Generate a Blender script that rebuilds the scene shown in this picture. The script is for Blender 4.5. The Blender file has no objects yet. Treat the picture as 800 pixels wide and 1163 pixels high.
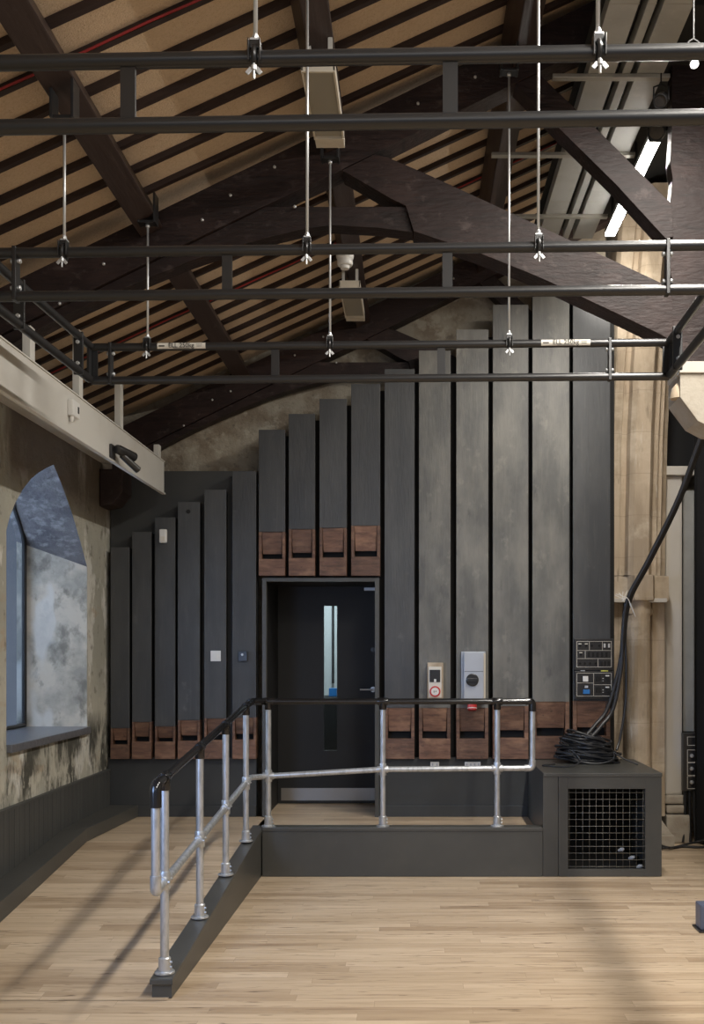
import bpy, bmesh, math, random
from mathutils import Vector, Matrix
random.seed(7)
PI = math.pi
scene = bpy.context.scene
COL = scene.collection
PPX, PPV, F, CZ = 470.0, 740.0, 1150.0, 1.7
def X(u, Y): return (u-PPX)*Y/F
def Z(v, Y): return CZ+(PPV-v)*Y/F
def P(u, v, Y): return Vector((X(u, Y), Y, Z(v, Y)))

# ------------------------------------------------------------------ materials
def mat(name, base, rough=0.6, metal=0.0, layers=(), bump=0.0, bscale=(20, 20, 20), rnd=False, vary=0.0, spec=0.5, emit=None, joints=None):
    m = bpy.data.materials.new(name); m.use_nodes = True
    nt = m.node_tree; N = nt.nodes; L = nt.links
    b = N['Principled BSDF']
    b.inputs['Base Color'].default_value = (*base, 1)
    b.inputs['Roughness'].default_value = rough
    b.inputs['Metallic'].default_value = metal
    b.inputs['Specular IOR Level'].default_value = spec
    if emit:
        b.inputs['Emission Color'].default_value = (*emit[0], 1)
        b.inputs['Emission Strength'].default_value = emit[1]
    if not layers and not bump and not vary: return m
    geo = N.new('ShaderNodeNewGeometry')
    pos = geo.outputs['Position']
    info = N.new('ShaderNodeObjectInfo')
    if rnd:
        mul = N.new('ShaderNodeMath'); mul.operation = 'MULTIPLY'; mul.inputs[1].default_value = 37.0
        L.new(info.outputs['Random'], mul.inputs[0])
        add = N.new('ShaderNodeVectorMath'); add.operation = 'ADD'
        L.new(pos, add.inputs[0]); L.new(mul.outputs[0], add.inputs[1]); pos = add.outputs[0]
    def noise(scale, detail, dist=0.0):
        mp = N.new('ShaderNodeMapping'); mp.inputs['Scale'].default_value = scale
        L.new(pos, mp.inputs['Vector'])
        n = N.new('ShaderNodeTexNoise'); n.inputs['Scale'].default_value = 1.0
        n.inputs['Detail'].default_value = detail; n.inputs['Roughness'].default_value = 0.6
        n.inputs['Distortion'].default_value = dist
        L.new(mp.outputs[0], n.inputs['Vector']); return n.outputs['Fac']
    cur = None
    for ly in layers:
        # (scale, detail, lo, hi, colour, amount, zmask)
        sc, det, lo, hi, c, amt = ly[:6]
        f = noise(sc, det, ly[7] if len(ly) > 7 else 0.0)
        r = N.new('ShaderNodeMapRange'); r.inputs['From Min'].default_value = lo; r.inputs['From Max'].default_value = hi
        r.inputs['To Max'].default_value = amt
        L.new(f, r.inputs['Value']); fac = r.outputs[0]
        if len(ly) > 6 and ly[6]:
            z0, z1 = ly[6]
            sp = N.new('ShaderNodeSeparateXYZ'); L.new(geo.outputs['Position'], sp.inputs[0])
            zr = N.new('ShaderNodeMapRange'); zr.inputs['From Min'].default_value = z0; zr.inputs['From Max'].default_value = z1
            L.new(sp.outputs['Z'], zr.inputs['Value'])
            mm = N.new('ShaderNodeMath'); mm.operation = 'MULTIPLY'; L.new(fac, mm.inputs[0]); L.new(zr.outputs[0], mm.inputs[1]); fac = mm.outputs[0]
        mx = N.new('ShaderNodeMix'); mx.data_type = 'RGBA'
        L.new(fac, mx.inputs['Factor'])
        if cur is None: mx.inputs['A'].default_value = (*base, 1)
        else: L.new(cur, mx.inputs['A'])
        mx.inputs['B'].default_value = (*c, 1); cur = mx.outputs['Result']
    if joints:
        wd, ht, col, amt = joints
        sp = N.new('ShaderNodeSeparateXYZ'); L.new(geo.outputs['Position'], sp.inputs[0])
        cb = N.new('ShaderNodeCombineXYZ'); L.new(sp.outputs['X'], cb.inputs['X']); L.new(sp.outputs['Z'], cb.inputs['Y'])
        br = N.new('ShaderNodeTexBrick'); br.inputs['Scale'].default_value = 1; br.inputs['Brick Width'].default_value = wd; br.inputs['Row Height'].default_value = ht
        br.inputs['Mortar Size'].default_value = .004; br.inputs['Mortar Smooth'].default_value = .5; L.new(cb.outputs[0], br.inputs['Vector'])
        ml = N.new('ShaderNodeMath'); ml.operation = 'MULTIPLY'; ml.inputs[1].default_value = amt; L.new(br.outputs['Fac'], ml.inputs[0])
        mx = N.new('ShaderNodeMix'); mx.data_type = 'RGBA'; L.new(ml.outputs[0], mx.inputs['Factor']); L.new(cur, mx.inputs['A']); mx.inputs['B'].default_value = (*col, 1); cur = mx.outputs['Result']
    if vary:
        hs = N.new('ShaderNodeHueSaturation')
        r = N.new('ShaderNodeMapRange'); r.inputs['To Min'].default_value = 1-vary; r.inputs['To Max'].default_value = 1+vary
        L.new(info.outputs['Random'], r.inputs['Value']); L.new(r.outputs[0], hs.inputs['Value'])
        if cur is None: hs.inputs['Color'].default_value = (*base, 1)
        else: L.new(cur, hs.inputs['Color'])
        cur = hs.outputs['Color']
    if cur is not None: L.new(cur, b.inputs['Base Color'])
    if bump:
        bp = N.new('ShaderNodeBump'); bp.inputs['Strength'].default_value = bump; bp.inputs['Distance'].default_value = 0.02
        L.new(noise(bscale, 6), bp.inputs['Height']); L.new(bp.outputs[0], b.inputs['Normal'])
    return m

M = {}
M['pipe'] = mat('dark_painted_board', (0.047, 0.050, 0.054), 0.5, layers=[
    ((5, 5, 1.3), 5, 0.42, 0.72, (0.078, 0.080, 0.080), 0.8), ((45, 45, 2.5), 5, 0.56, 0.8, (0.12, 0.12, 0.115), 0.3),
    ((7, 7, 7), 9, 0.64, 0.76, (0.15, 0.15, 0.145), 0.4)], bump=0.12, bscale=(60, 60, 8), rnd=True, vary=0.14, spec=0.5)
M['pipe_worn'] = mat('worn_painted_board', (0.095, 0.096, 0.092), 0.5, layers=[
    ((4, 4, 1.6), 6, 0.40, 0.68, (0.19, 0.185, 0.165), 0.85), ((34, 34, 2.2), 5, 0.54, 0.78, (0.20, 0.192, 0.165), 0.35),
    ((7, 7, 5), 9, 0.60, 0.74, (0.27, 0.26, 0.225), 0.5), ((9, 9, 4), 5, 0.62, 0.74, (0.045, 0.047, 0.05), 0.6)],
    bump=0.12, bscale=(60, 60, 8), rnd=True, vary=0.12)
M['foot'] = mat('old_brown_wood', (0.16, 0.082, 0.052), 0.55, layers=[
    ((7, 7, 45), 6, 0.40, 0.68, (0.065, 0.034, 0.024), 0.85), ((5, 5, 12), 5, 0.48, 0.72, (0.29, 0.165, 0.10), 0.75),
    ((22, 22, 26), 5, 0.62, 0.74, (0.03, 0.02, 0.015), 0.75)], bump=0.2, bscale=(8, 8, 70), rnd=True, vary=0.3)
M['black'] = mat('black_board', (0.036, 0.038, 0.038), 0.55, layers=[((2, 2, 2), 4, 0.4, 0.7, (0.052, 0.053, 0.05), 0.8)])
M['dark'] = mat('matt_black', (0.008, 0.008, 0.008), 0.8)
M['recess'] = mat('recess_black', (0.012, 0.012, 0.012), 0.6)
M['grey_board'] = mat('charcoal_painted_board', (0.060, 0.060, 0.056), 0.42, layers=[
    ((1.5, 1.5, 1.5), 4, 0.4, 0.7, (0.085, 0.083, 0.074), 0.7), ((60, 60, 60), 3, 0.72, 0.78, (0.2, 0.2, 0.19), 0.4)], bump=0.04, bscale=(90, 90, 90))
M['cladding'] = mat('charcoal_cladding', (0.060, 0.062, 0.060), 0.5, layers=[((30, 30, 0.8), 4, 0.45, 0.7, (0.095, 0.095, 0.09), 0.6)], bump=0.1, bscale=(50, 50, 2))
M['timber'] = mat('dark_stained_timber', (0.018, 0.0095, 0.0085), 0.55, spec=.35, layers=[
    ((3, 3, 3), 6, 0.45, 0.65, (0.042, 0.024, 0.021), 0.7), ((3, 3, 30), 7, 0.48, 0.66, (0.009, 0.005, 0.0045), 0.8, None, .8),
    ((12, 12, 16), 9, 0.58, 0.70, (0.10, 0.075, 0.07), 0.4)], bump=0.3, bscale=(14, 40, 50), rnd=False, vary=0.1)
M['purlin'] = mat('dark_purlin_timber', (0.030, 0.017, 0.014), 0.5, layers=[
    ((20, 2, 20), 5, 0.5, 0.7, (0.06, 0.042, 0.036), 0.6), ((15, 6, 15), 6, 0.66, 0.76, (0.14, 0.12, 0.11), 0.3)], bump=0.2, bscale=(30, 3, 30), rnd=True)
M['rafter'] = mat('dark_rafter_timber', (0.026, 0.014, 0.012), 0.5, layers=[((3, 20, 20), 5, 0.5, 0.7, (0.05, 0.032, 0.028), 0.6)])
M['tan'] = mat('woodwool_board', (0.64, 0.495, 0.35), 0.9, layers=[
    ((60, 60, 60), 4, 0.45, 0.7, (0.48, 0.34, 0.215), 0.5), ((2, 2, 2), 3, 0.4, 0.7, (0.72, 0.56, 0.39), 0.6),
    ((140, 140, 140), 2, 0.62, 0.7, (0.30, 0.20, 0.12), 0.5)], bump=0.5, bscale=(120, 120, 120))
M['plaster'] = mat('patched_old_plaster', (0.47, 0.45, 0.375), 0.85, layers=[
    ((2.0, 2.0, 1.3), 6, 0.42, 0.60, (0.33, 0.325, 0.275), 0.9), ((3, 3, 1.6), 5, 0.55, 0.59, (0.62, 0.61, 0.56), 0.85),
    ((2.5, 2.5, 5), 7, 0.60, 0.67, (0.36, 0.28, 0.19), 0.6),
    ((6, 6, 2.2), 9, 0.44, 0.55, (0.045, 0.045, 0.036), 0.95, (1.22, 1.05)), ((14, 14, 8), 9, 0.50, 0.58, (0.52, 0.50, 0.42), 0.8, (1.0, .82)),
    ((2.2, 2.2, 0.6), 6, 0.36, 0.50, (0.12, 0.092, 0.066), 0.9, (2.72, 2.95)),  # high brown patches; the white beam's shadow is deepened in the colour here
    ((11, 11, 9), 9, 0.58, 0.68, (0.13, 0.12, 0.095), 0.7)], bump=0.5, bscale=(14, 14, 14))
M['gable'] = mat('rough_lime_plaster', (0.36, 0.32, 0.25), 0.9, layers=[
    ((3, 3, 3), 6, 0.46, 0.58, (0.22, 0.175, 0.125), 0.85), ((7, 7, 7), 6, 0.55, 0.64, (0.46, 0.42, 0.34), 0.7),
    ((16, 16, 16), 6, 0.6, 0.72, (0.10, 0.085, 0.07), 0.6)], bump=0.8, bscale=(18, 18, 18))
M['reveal'] = mat('skimmed_reveal_plaster', (0.54, 0.50, 0.42), 0.8, layers=[
    ((3.2, 3.2, 3.2), 6, 0.43, 0.6, (0.30, 0.295, 0.26), 0.95), ((7, 7, 5), 8, 0.52, 0.64, (0.15, 0.145, 0.125), 0.75),
    ((2, 2, 1), 3, 0.56, 0.6, (0.60, 0.60, 0.57), 0.7)], bump=0.35, bscale=(10, 10, 10))
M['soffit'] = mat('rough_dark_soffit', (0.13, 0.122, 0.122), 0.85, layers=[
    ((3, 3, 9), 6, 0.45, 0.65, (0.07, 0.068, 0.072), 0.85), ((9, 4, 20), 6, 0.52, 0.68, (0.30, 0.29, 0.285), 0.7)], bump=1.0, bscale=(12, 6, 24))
M['slate'] = mat('blue_grey_slate', (0.12, 0.125, 0.14), 0.28, layers=[((10, 10, 10), 6, 0.5, 0.7, (0.10, 0.105, 0.12), 0.6)], bump=0.3, bscale=(15, 15, 30))
M['stone'] = mat('sandstone_ashlar', (0.50, 0.405, 0.295), 0.85, joints=(.9, .36, (.22, .17, .12), .35), layers=[
    ((5, 5, 0.9), 6, 0.42, 0.62, (0.31, 0.245, 0.17), 0.8), ((2.5, 2.5, 3.5), 5, 0.5, 0.66, (0.62, 0.53, 0.41), 0.7),
    ((12, 12, 3), 8, 0.60, 0.74, (0.15, 0.115, 0.08), 0.8), ((22, 22, 2.5), 6, 0.64, 0.72, (0.66, 0.61, 0.52), 0.6)], bump=0.4, bscale=(22, 22, 10))
M['stone_pale'] = mat('pale_limestone', (0.42, 0.38, 0.315), 0.85, layers=[
    ((4, 4, 4), 5, 0.45, 0.65, (0.32, 0.27, 0.21), 0.7), ((10, 10, 10), 6, 0.60, 0.75, (0.22, 0.17, 0.12), 0.6)], bump=0.3, bscale=(20, 20, 20))
M['limewash'] = mat('white_limewash', (0.55, 0.52, 0.465), 0.8, layers=[((4, 4, 1), 4, 0.45, 0.7, (0.5, 0.46, 0.39), 0.6)])
M['steel_white'] = mat('white_painted_steel', (0.62, 0.61, 0.57), 0.4, layers=[((8, 1.5, 2), 5, 0.5, 0.72, (0.47, 0.44, 0.39), 0.5)])
M['rig'] = mat('black_powder_coat', (0.018, 0.018, 0.019), 0.33, spec=0.6)
M['zinc'] = mat('zinc_plated_steel', (0.62, 0.64, 0.65), 0.45, 0.75)
M['galv'] = mat('galvanised_tube', (0.58, 0.60, 0.62), 0.36, 0.7, layers=[((40, 40, 12), 4, 0.45, 0.65, (0.36, 0.38, 0.39), 0.7)])
M['rail_black'] = mat('gloss_black_sleeve', (0.010, 0.010, 0.011), 0.18, spec=0.6)
M['white_plastic'] = mat('white_plastic', (0.72, 0.72, 0.70), 0.35)
M['grey_plastic'] = mat('grey_plastic', (0.42, 0.45, 0.50), 0.4)
M['red'] = mat('red_plastic', (0.5, 0.03, 0.03), 0.35)
M['red_cable'] = mat('red_cable_sheath', (0.28, 0.012, 0.012), 0.5)
M['blue'] = mat('blue_plastic', (0.02, 0.16, 0.45), 0.4)
M['yellow'] = mat('yellow_label', (0.55, 0.55, 0.12), 0.5)
M['paper'] = mat('white_label', (0.66, 0.63, 0.56), 0.6)
M['ink'] = mat('black_print', (0.02, 0.02, 0.02), 0.6)
M['duct'] = mat('grey_duct_sheet', (0.40, 0.40, 0.375), 0.45, 0.1, layers=[((3, 3, 3), 5, 0.45, 0.7, (0.28, 0.275, 0.25), 0.6), ((14, 14, 14), 4, 0.62, 0.72, (0.48, 0.47, 0.43), 0.4)])
M['strut'] = mat('zinc_channel', (0.40, 0.38, 0.33), 0.4, 0.6)
M['heater'] = mat('grey_panel_face', (0.30, 0.28, 0.23), 0.5)
M['cream'] = mat('cream_enamel', (0.62, 0.57, 0.48), 0.4)
M['led'] = mat('lit_diffuser', (1, 1, 1), 0.5, emit=((1.0, 0.96, 0.9), 38.0))
M['lamp_glow'] = mat('lit_lamp_face', (1, 1, 1), 0.5, emit=((1.0, 0.96, 0.9), 20.0))
M['cable'] = mat('black_rubber_cable', (0.020, 0.021, 0.024), 0.4)
M['cloth'] = mat('black_stage_cloth', (0.0065, 0.0065, 0.007), 0.95)
M['kick'] = mat('brushed_kick_plate', (0.38, 0.36, 0.33), 0.4, 0.9)
M['mesh_wire'] = mat('grey_wire', (0.30, 0.28, 0.24), 0.5, 0.1)
M['navy'] = mat('blue_grey_enamel', (0.09, 0.11, 0.17), 0.4)
M['corridor'] = mat('pale_corridor_paint', (0.50, 0.55, 0.56), 0.8)
M['string'] = mat('white_string', (0.7, 0.69, 0.65), 0.8)
# glass
g = bpy.data.materials.new('clear_glass'); g.use_nodes = True
b = g.node_tree.nodes['Principled BSDF']; b.inputs['Transmission Weight'].default_value = 1.0
b.inputs['Roughness'].default_value = 0.02; b.inputs['IOR'].default_value = 1.1; b.inputs['Base Color'].default_value = (0.9, 0.95, 0.95, 1)
M['glass'] = g
g = bpy.data.materials.new('misted_window_glass'); g.use_nodes = True
b = g.node_tree.nodes['Principled BSDF']; b.inputs['Transmission Weight'].default_value = 1.0
b.inputs['Roughness'].default_value = 0.06; b.inputs['IOR'].default_value = 1.1; b.inputs['Base Color'].default_value = (0.60, 0.64, 0.67, 1)
M['win_glass'] = g

def floor_mat():
    m = bpy.data.materials.new('oak_strip_floor'); m.use_nodes = True
    nt = m.node_tree; N = nt.nodes; L = nt.links; b = N['Principled BSDF']
    geo = N.new('ShaderNodeNewGeometry')
    br = N.new('ShaderNodeTexBrick'); br.offset = 0.0; br.offset_frequency = 2
    br.inputs['Scale'].default_value = 1.0; br.inputs['Brick Width'].default_value = 1.25; br.inputs['Row Height'].default_value = 0.088
    br.inputs['Mortar Size'].default_value = 0.0009; br.inputs['Mortar Smooth'].default_value = 0.3; br.inputs['Bias'].default_value = 0.0
    br.inputs['Color1'].default_value = (0, 0, 0, 1); br.inputs['Color2'].default_value = (1, 1, 1, 1); br.inputs['Mortar'].default_value = (0.5, 0.5, 0.5, 1)
    sp = N.new('ShaderNodeSeparateXYZ'); L.new(geo.outputs['Position'], sp.inputs[0])
    dv = N.new('ShaderNodeMath'); dv.operation = 'DIVIDE'; dv.inputs[1].default_value = 0.088; L.new(sp.outputs['Y'], dv.inputs[0])
    fl = N.new('ShaderNodeMath'); fl.operation = 'FLOOR'; L.new(dv.outputs[0], fl.inputs[0])
    wn = N.new('ShaderNodeTexWhiteNoise'); wn.noise_dimensions = '1D'; L.new(fl.outputs[0], wn.inputs['W'])
    ma = N.new('ShaderNodeMath'); ma.operation = 'MULTIPLY_ADD'; ma.inputs[1].default_value = 9.7; L.new(wn.outputs['Value'], ma.inputs[0]); L.new(sp.outputs['X'], ma.inputs[2])
    cb = N.new('ShaderNodeCombineXYZ'); L.new(ma.outputs[0], cb.inputs['X']); L.new(sp.outputs['Y'], cb.inputs['Y']); L.new(cb.outputs[0], br.inputs['Vector'])
    ramp = N.new('ShaderNodeValToRGB'); cr = ramp.color_ramp
    cr.elements[0].color = (0.37, 0.27, 0.175, 1); cr.elements[1].color = (0.60, 0.475, 0.335, 1)
    e = cr.elements.new(0.5); e.color = (0.53, 0.41, 0.28, 1)
    L.new(br.outputs['Color'], ramp.inputs['Fac'])
    # offset grain by plank
    mul = N.new('ShaderNodeVectorMath'); mul.operation = 'MULTIPLY_ADD'; mul.inputs[1].default_value = (7, 3, 11)
    L.new(br.outputs['Color'], mul.inputs[0]); L.new(geo.outputs['Position'], mul.inputs[2])
    def noise(scale, det, dist=0):
        mp = N.new('ShaderNodeMapping'); mp.inputs['Scale'].default_value = scale; L.new(mul.outputs[0], mp.inputs['Vector'])
        n = N.new('ShaderNodeTexNoise'); n.inputs['Scale'].default_value = 1; n.inputs['Detail'].default_value = det; n.inputs['Distortion'].default_value = dist
        L.new(mp.outputs[0], n.inputs['Vector']); return n.outputs['Fac']
    def mixc(cur, fac, lo, hi, amt, col):
        r = N.new('ShaderNodeMapRange'); r.inputs['From Min'].default_value = lo; r.inputs['From Max'].default_value = hi; r.inputs['To Max'].default_value = amt
        L.new(fac, r.inputs['Value'])
        x = N.new('ShaderNodeMix'); x.data_type = 'RGBA'; L.new(r.outputs[0], x.inputs['Factor']); L.new(cur, x.inputs['A']); x.inputs['B'].default_value = (*col, 1)
        return x.outputs['Result']
    c = ramp.outputs['Color']
    c = mixc(c, noise((1.6, 34, 1), 5), 0.45, 0.72, 0.5, (0.34, 0.245, 0.16))
    c = mixc(c, noise((1.0, 9, 1), 4, 0.6), 0.48, 0.7, 0.5, (0.66, 0.53, 0.385))
    c = mixc(c, noise((4.5, 40, 1), 4, 1.0), 0.61, 0.72, 0.8, (0.13, 0.085, 0.05))
    c = mixc(c, noise((1.3, 26, 1), 5, 2.0), 0.57, 0.70, 0.5, (0.23, 0.16, 0.105))
    c = mixc(c, br.outputs['Fac'], 0.2, 1.0, 0.55, (0.16, 0.105, 0.06))
    L.new(c, b.inputs['Base Color'])
    b.inputs['Roughness'].default_value = 0.42; b.inputs['Specular IOR Level'].default_value = 0.35
    bp = N.new('ShaderNodeBump'); bp.inputs['Strength'].default_value = 0.15; bp.inputs['Distance'].default_value = 0.003
    inv = N.new('ShaderNodeMath'); inv.operation = 'SUBTRACT'; inv.inputs[0].default_value = 1; L.new(br.outputs['Fac'], inv.inputs[1])
    L.new(inv.outputs[0], bp.inputs['Height']); L.new(bp.outputs[0], b.inputs['Normal'])
    return m
M['floor'] = floor_mat()

# ------------------------------------------------------------------ geometry helpers
def BM(): return bmesh.new()
def box(bm, x0, x1, y0, y1, z0, z1, bev=0.0):
    if x0 > x1: x0, x1 = x1, x0
    if y0 > y1: y0, y1 = y1, y0
    if z0 > z1: z0, z1 = z1, z0
    vs = [bm.verts.new(c) for c in ((x0,y0,z0),(x1,y0,z0),(x1,y1,z0),(x0,y1,z0),(x0,y0,z1),(x1,y0,z1),(x1,y1,z1),(x0,y1,z1))]
    fs = [bm.faces.new([vs[i] for i in q]) for q in ((0,3,2,1),(4,5,6,7),(0,1,5,4),(1,2,6,5),(2,3,7,6),(3,0,4,7))]
    if bev > 0:
        es = {e for f in fs for e in f.edges}
        bmesh.ops.bevel(bm, geom=list(es), offset=bev, segments=2, affect='EDGES', profile=0.6)
    return bm
def prism(bm, pts3a, pts3b, bev=0.0):
    a = [bm.verts.new(p) for p in pts3a]; c = [bm.verts.new(p) for p in pts3b]
    n = len(a); fs = []
    fs.append(bm.faces.new(a)); fs.append(bm.faces.new(list(reversed(c))))
    for i in range(n): fs.append(bm.faces.new((a[i], c[i], c[(i+1) % n], a[(i+1) % n])))
    bmesh.ops.recalc_face_normals(bm, faces=fs)
    if bev > 0:
        es = list({e for f in fs[:2] for e in f.edges})
        bmesh.ops.bevel(bm, geom=es, offset=bev, segments=2, affect='EDGES', profile=0.6)
    else:
        bmesh.ops.triangulate(bm, faces=fs[:2])
    return bm
def prism_xz(bm, pts, y0, y1, bev=0.0): return prism(bm, [(x, y0, z) for x, z in pts], [(x, y1, z) for x, z in pts], bev)
def prism_xy(bm, pts, z0, z1, bev=0.0): return prism(bm, [(x, y, z0) for x, y in pts], [(x, y, z1) for x, y in pts], bev)
def prism_yz(bm, pts, x0, x1, bev=0.0): return prism(bm, [(x0, y, z) for y, z in pts], [(x1, y, z) for y, z in pts], bev)
def path(bm, pts, r, seg=12, caps=True, closed=False):
    pts = [Vector(p) for p in pts]; n = len(pts); rings = []
    t0 = (pts[1]-pts[0]).normalized()
    up = Vector((0, 0, 1)) if abs(t0.z) < 0.9 else Vector((0, 1, 0))
    nrm = t0.cross(up).normalized()
    for i in range(n):
        if closed: t = (pts[(i+1) % n]-pts[i-1]).normalized()
        elif i == 0: t = t0
        elif i == n-1: t = (pts[-1]-pts[-2]).normalized()
        else: t = ((pts[i+1]-pts[i]).normalized()+(pts[i]-pts[i-1]).normalized()).normalized()
        nrm = (nrm - t*nrm.dot(t)).normalized(); bi = t.cross(nrm)
        rr = r[i] if isinstance(r, (list, tuple)) else r
        if 0 < i < n-1 and not closed:
            c = (pts[i+1]-pts[i]).normalized().dot(t); rr = rr  # keep tube width
        rings.append([bm.verts.new(pts[i]+(nrm*math.cos(2*PI*k/seg)+bi*math.sin(2*PI*k/seg))*rr) for k in range(seg)])
    m = n if closed else n-1
    for i in range(m):
        A, B = rings[i], rings[(i+1) % n]
        for k in range(seg):
            f = bm.faces.new((A[k], A[(k+1) % seg], B[(k+1) % seg], B[k])); f.smooth = True
    if caps and not closed:
        bm.faces.new(list(reversed(rings[0]))); bm.faces.new(rings[-1])
    return bm
def tube(bm, a, b_, r, seg=14): return path(bm, [a, b_], r, seg)
def arc_path(pts, rad=0.06, n=6):
    """round the inner corners of a polyline"""
    pts = [Vector(p) for p in pts]; out = [pts[0]]
    for i in range(1, len(pts)-1):
        a, p, c = pts[i-1], pts[i], pts[i+1]
        d = min(rad, (a-p).length*0.49, (c-p).length*0.49)
        s = p+(a-p).normalized()*d; e = p+(c-p).normalized()*d
        for k in range(n+1):
            t = k/n; out.append(s*(1-t)**2+p*2*t*(1-t)+e*t*t)
    out.append(pts[-1]); return out
def lathe(bm, prof, org, axis=Vector((0, 0, 1)), seg=24):
    org = Vector(org); axis = Vector(axis).normalized()
    up = Vector((1, 0, 0)) if abs(axis.x) < 0.9 else Vector((0, 1, 0))
    a = axis.cross(up).normalized(); c = axis.cross(a); rings = []
    for r, h in prof:
        rings.append([bm.verts.new(org+axis*h+(a*math.cos(2*PI*k/seg)+c*math.sin(2*PI*k/seg))*max(r, 1e-4)) for k in range(seg)])
    for i in range(len(rings)-1):
        for k in range(seg):
            f = bm.faces.new((rings[i][k], rings[i][(k+1) % seg], rings[i+1][(k+1) % seg], rings[i+1][k])); f.smooth = True
    bm.faces.new(rings[0]); bm.faces.new(rings[-1])
    bmesh.ops.recalc_face_normals(bm, faces=bm.faces[:])
    return bm
def beam(bm, a, b_, w, h, up=(0, 0, 1), bev=0.0):
    a, b_, up = Vector(a), Vector(b_), Vector(up)
    t = (b_-a).normalized(); s = t.cross(up).normalized(); u = s.cross(t).normalized()
    q = [a+s*(w/2*i)+u*(h/2*j) for i, j in ((-1,-1),(1,-1),(1,1),(-1,1))]
    r = [p+(b_-a) for p in q]
    vs = [bm.verts.new(p) for p in q+r]
    fs = [bm.faces.new([vs[i] for i in k]) for k in ((3,2,1,0),(4,5,6,7),(0,1,5,4),(1,2,6,5),(2,3,7,6),(3,0,4,7))]
    if bev: bmesh.ops.bevel(bm, geom=list({e for f in fs for e in f.edges}), offset=bev, segments=2, affect='EDGES', profile=0.6)
    return bm

WLOC = {}
def obj(name, bm, m, parent=None, label=None):
    me = bpy.data.meshes.new(name)
    if parent is not None: off = WLOC[parent]
    else:
        xs = [v.co for v in bm.verts]
        mn = Vector([min(c[i] for c in xs) for i in range(3)]); mx = Vector([max(c[i] for c in xs) for i in range(3)])
        off = Vector(((mn.x+mx.x)/2, (mn.y+mx.y)/2, mn.z))
    bmesh.ops.translate(bm, verts=bm.verts, vec=-off)
    bmesh.ops.recalc_face_normals(bm, faces=bm.faces[:])
    for e in bm.edges:
        if len(e.link_faces) == 2 and e.calc_face_angle(0) > .6: e.smooth = False
    bm.to_mesh(me); bm.free()
    me.materials.append(M[m] if isinstance(m, str) else m)
    o = bpy.data.objects.new(name, me); COL.objects.link(o)
    if parent is not None: o.parent = parent
    else: o.location = off
    WLOC[o] = off.copy()
    if label: o['label'] = label
    return o
def thing(name, label, cat, loc, group=None, kind=None):
    o = bpy.data.objects.new(name, None); COL.objects.link(o); o.location = loc; o.empty_display_size = 0.1
    WLOC[o] = Vector(loc); return tag(o, label, cat, group, kind)
def tag(o, label, cat, group=None, kind=None):
    o['label'] = label; o['category'] = cat
    if group: o['group'] = group
    if kind: o['kind'] = kind
    return o
def struct(name, bm, m, label=None, cat=None, parent=None):
    o = obj(name, bm, m, parent)
    if parent is None:
        o['kind'] = 'structure'
        if label: o['label'] = label
        if cat: o['category'] = cat
    return o
def text_mesh(name, s, size, m, parent, origin, xdir, updir, depth=0.0012, align='CENTER'):
    cu = bpy.data.curves.new(name, 'FONT'); cu.body = s; cu.size = size; cu.extrude = depth; cu.align_x = align; cu.align_y = 'CENTER'
    to = bpy.data.objects.new(name, cu); COL.objects.link(to)
    dg = bpy.context.evaluated_depsgraph_get(); me = bpy.data.meshes.new_from_object(to.evaluated_get(dg))
    bpy.data.objects.remove(to)
    xd, ud = Vector(xdir).normalized(), Vector(updir).normalized(); nd = xd.cross(ud)
    mtx = Matrix((xd, ud, nd)).transposed().to_4x4(); mtx.translation = Vector(origin)-WLOC[parent]
    me.transform(mtx); me.materials.clear(); me.materials.append(M[m])
    o = bpy.data.objects.new(name, me); COL.objects.link(o); o.parent = parent; WLOC[o] = WLOC[parent]
    return o
ORD = ['', 'first', 'second', 'third', 'fourth', 'fifth', 'sixth', 'seventh', 'eighth', 'ninth', 'tenth', 'eleventh', 'twelfth', 'thirteenth',
       'fourteenth', 'fifteenth', 'sixteenth', 'seventeenth', 'eighteenth', 'nineteenth', 'twentieth', 'twenty-first', 'twenty-second', 'twenty-third', 'twenty-fourth', 'twenty-fifth', 'twenty-sixth']

# ------------------------------------------------------------------ the room
WX = -2.62           # left wall face
YF = 7.64            # front of the platform
PZ = 0.29            # platform floor
YP = 8.60            # face of the pipe boards
RS = 0.455
def zp(x): return 4.725+RS*x     # underside of purlins

bm = BM(); box(bm, -3.4, 4.7, -3.0, 10.2, -0.1, 0.0)
struct('floor', bm, 'floor', 'pale oak strip floor of the hall', 'floor')
# left wall with the pointed window opening
def arch(yc, hw, zs, za, n=8):
    pts = []
    H = za-zs; R = (hw*hw+H*H)/(2*hw)
    a1 = math.atan2(H, R-hw) if R > hw else PI-math.atan2(H, hw-R)
    for k in range(n+1):
        a = a1*k/n; pts.append((yc+hw-R+R*math.cos(a), zs+R*math.sin(a)))
    left = [(2*yc-y, z) for y, z in reversed(pts[:-1])]
    return pts+left
yc, hw = 7.32, 0.81
AR = [(8.12, 2.38), (8.045, 2.465), (7.96, 2.56), (7.877, 2.645), (7.78, 2.745), (7.667, 2.838), (7.52, 2.955), (7.367, 3.06), (7.22, 3.01), (7.07, 2.95), (6.926, 2.88), (6.79, 2.79), (6.658, 2.68), (6.57, 2.58), (6.51, 2.48)]
AO = [(min(8.10, y), z+.20-.05*abs(i-7)/7*0) for i, (y, z) in enumerate(AR)]
inner = [(6.51, 1.09), (8.12, 1.09)]+AR
outer = [(6.53, 1.09), (8.10, 1.09)]+[(max(6.53, y), z) for y, z in AO]
WO = -3.13
bm = BM()
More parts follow.
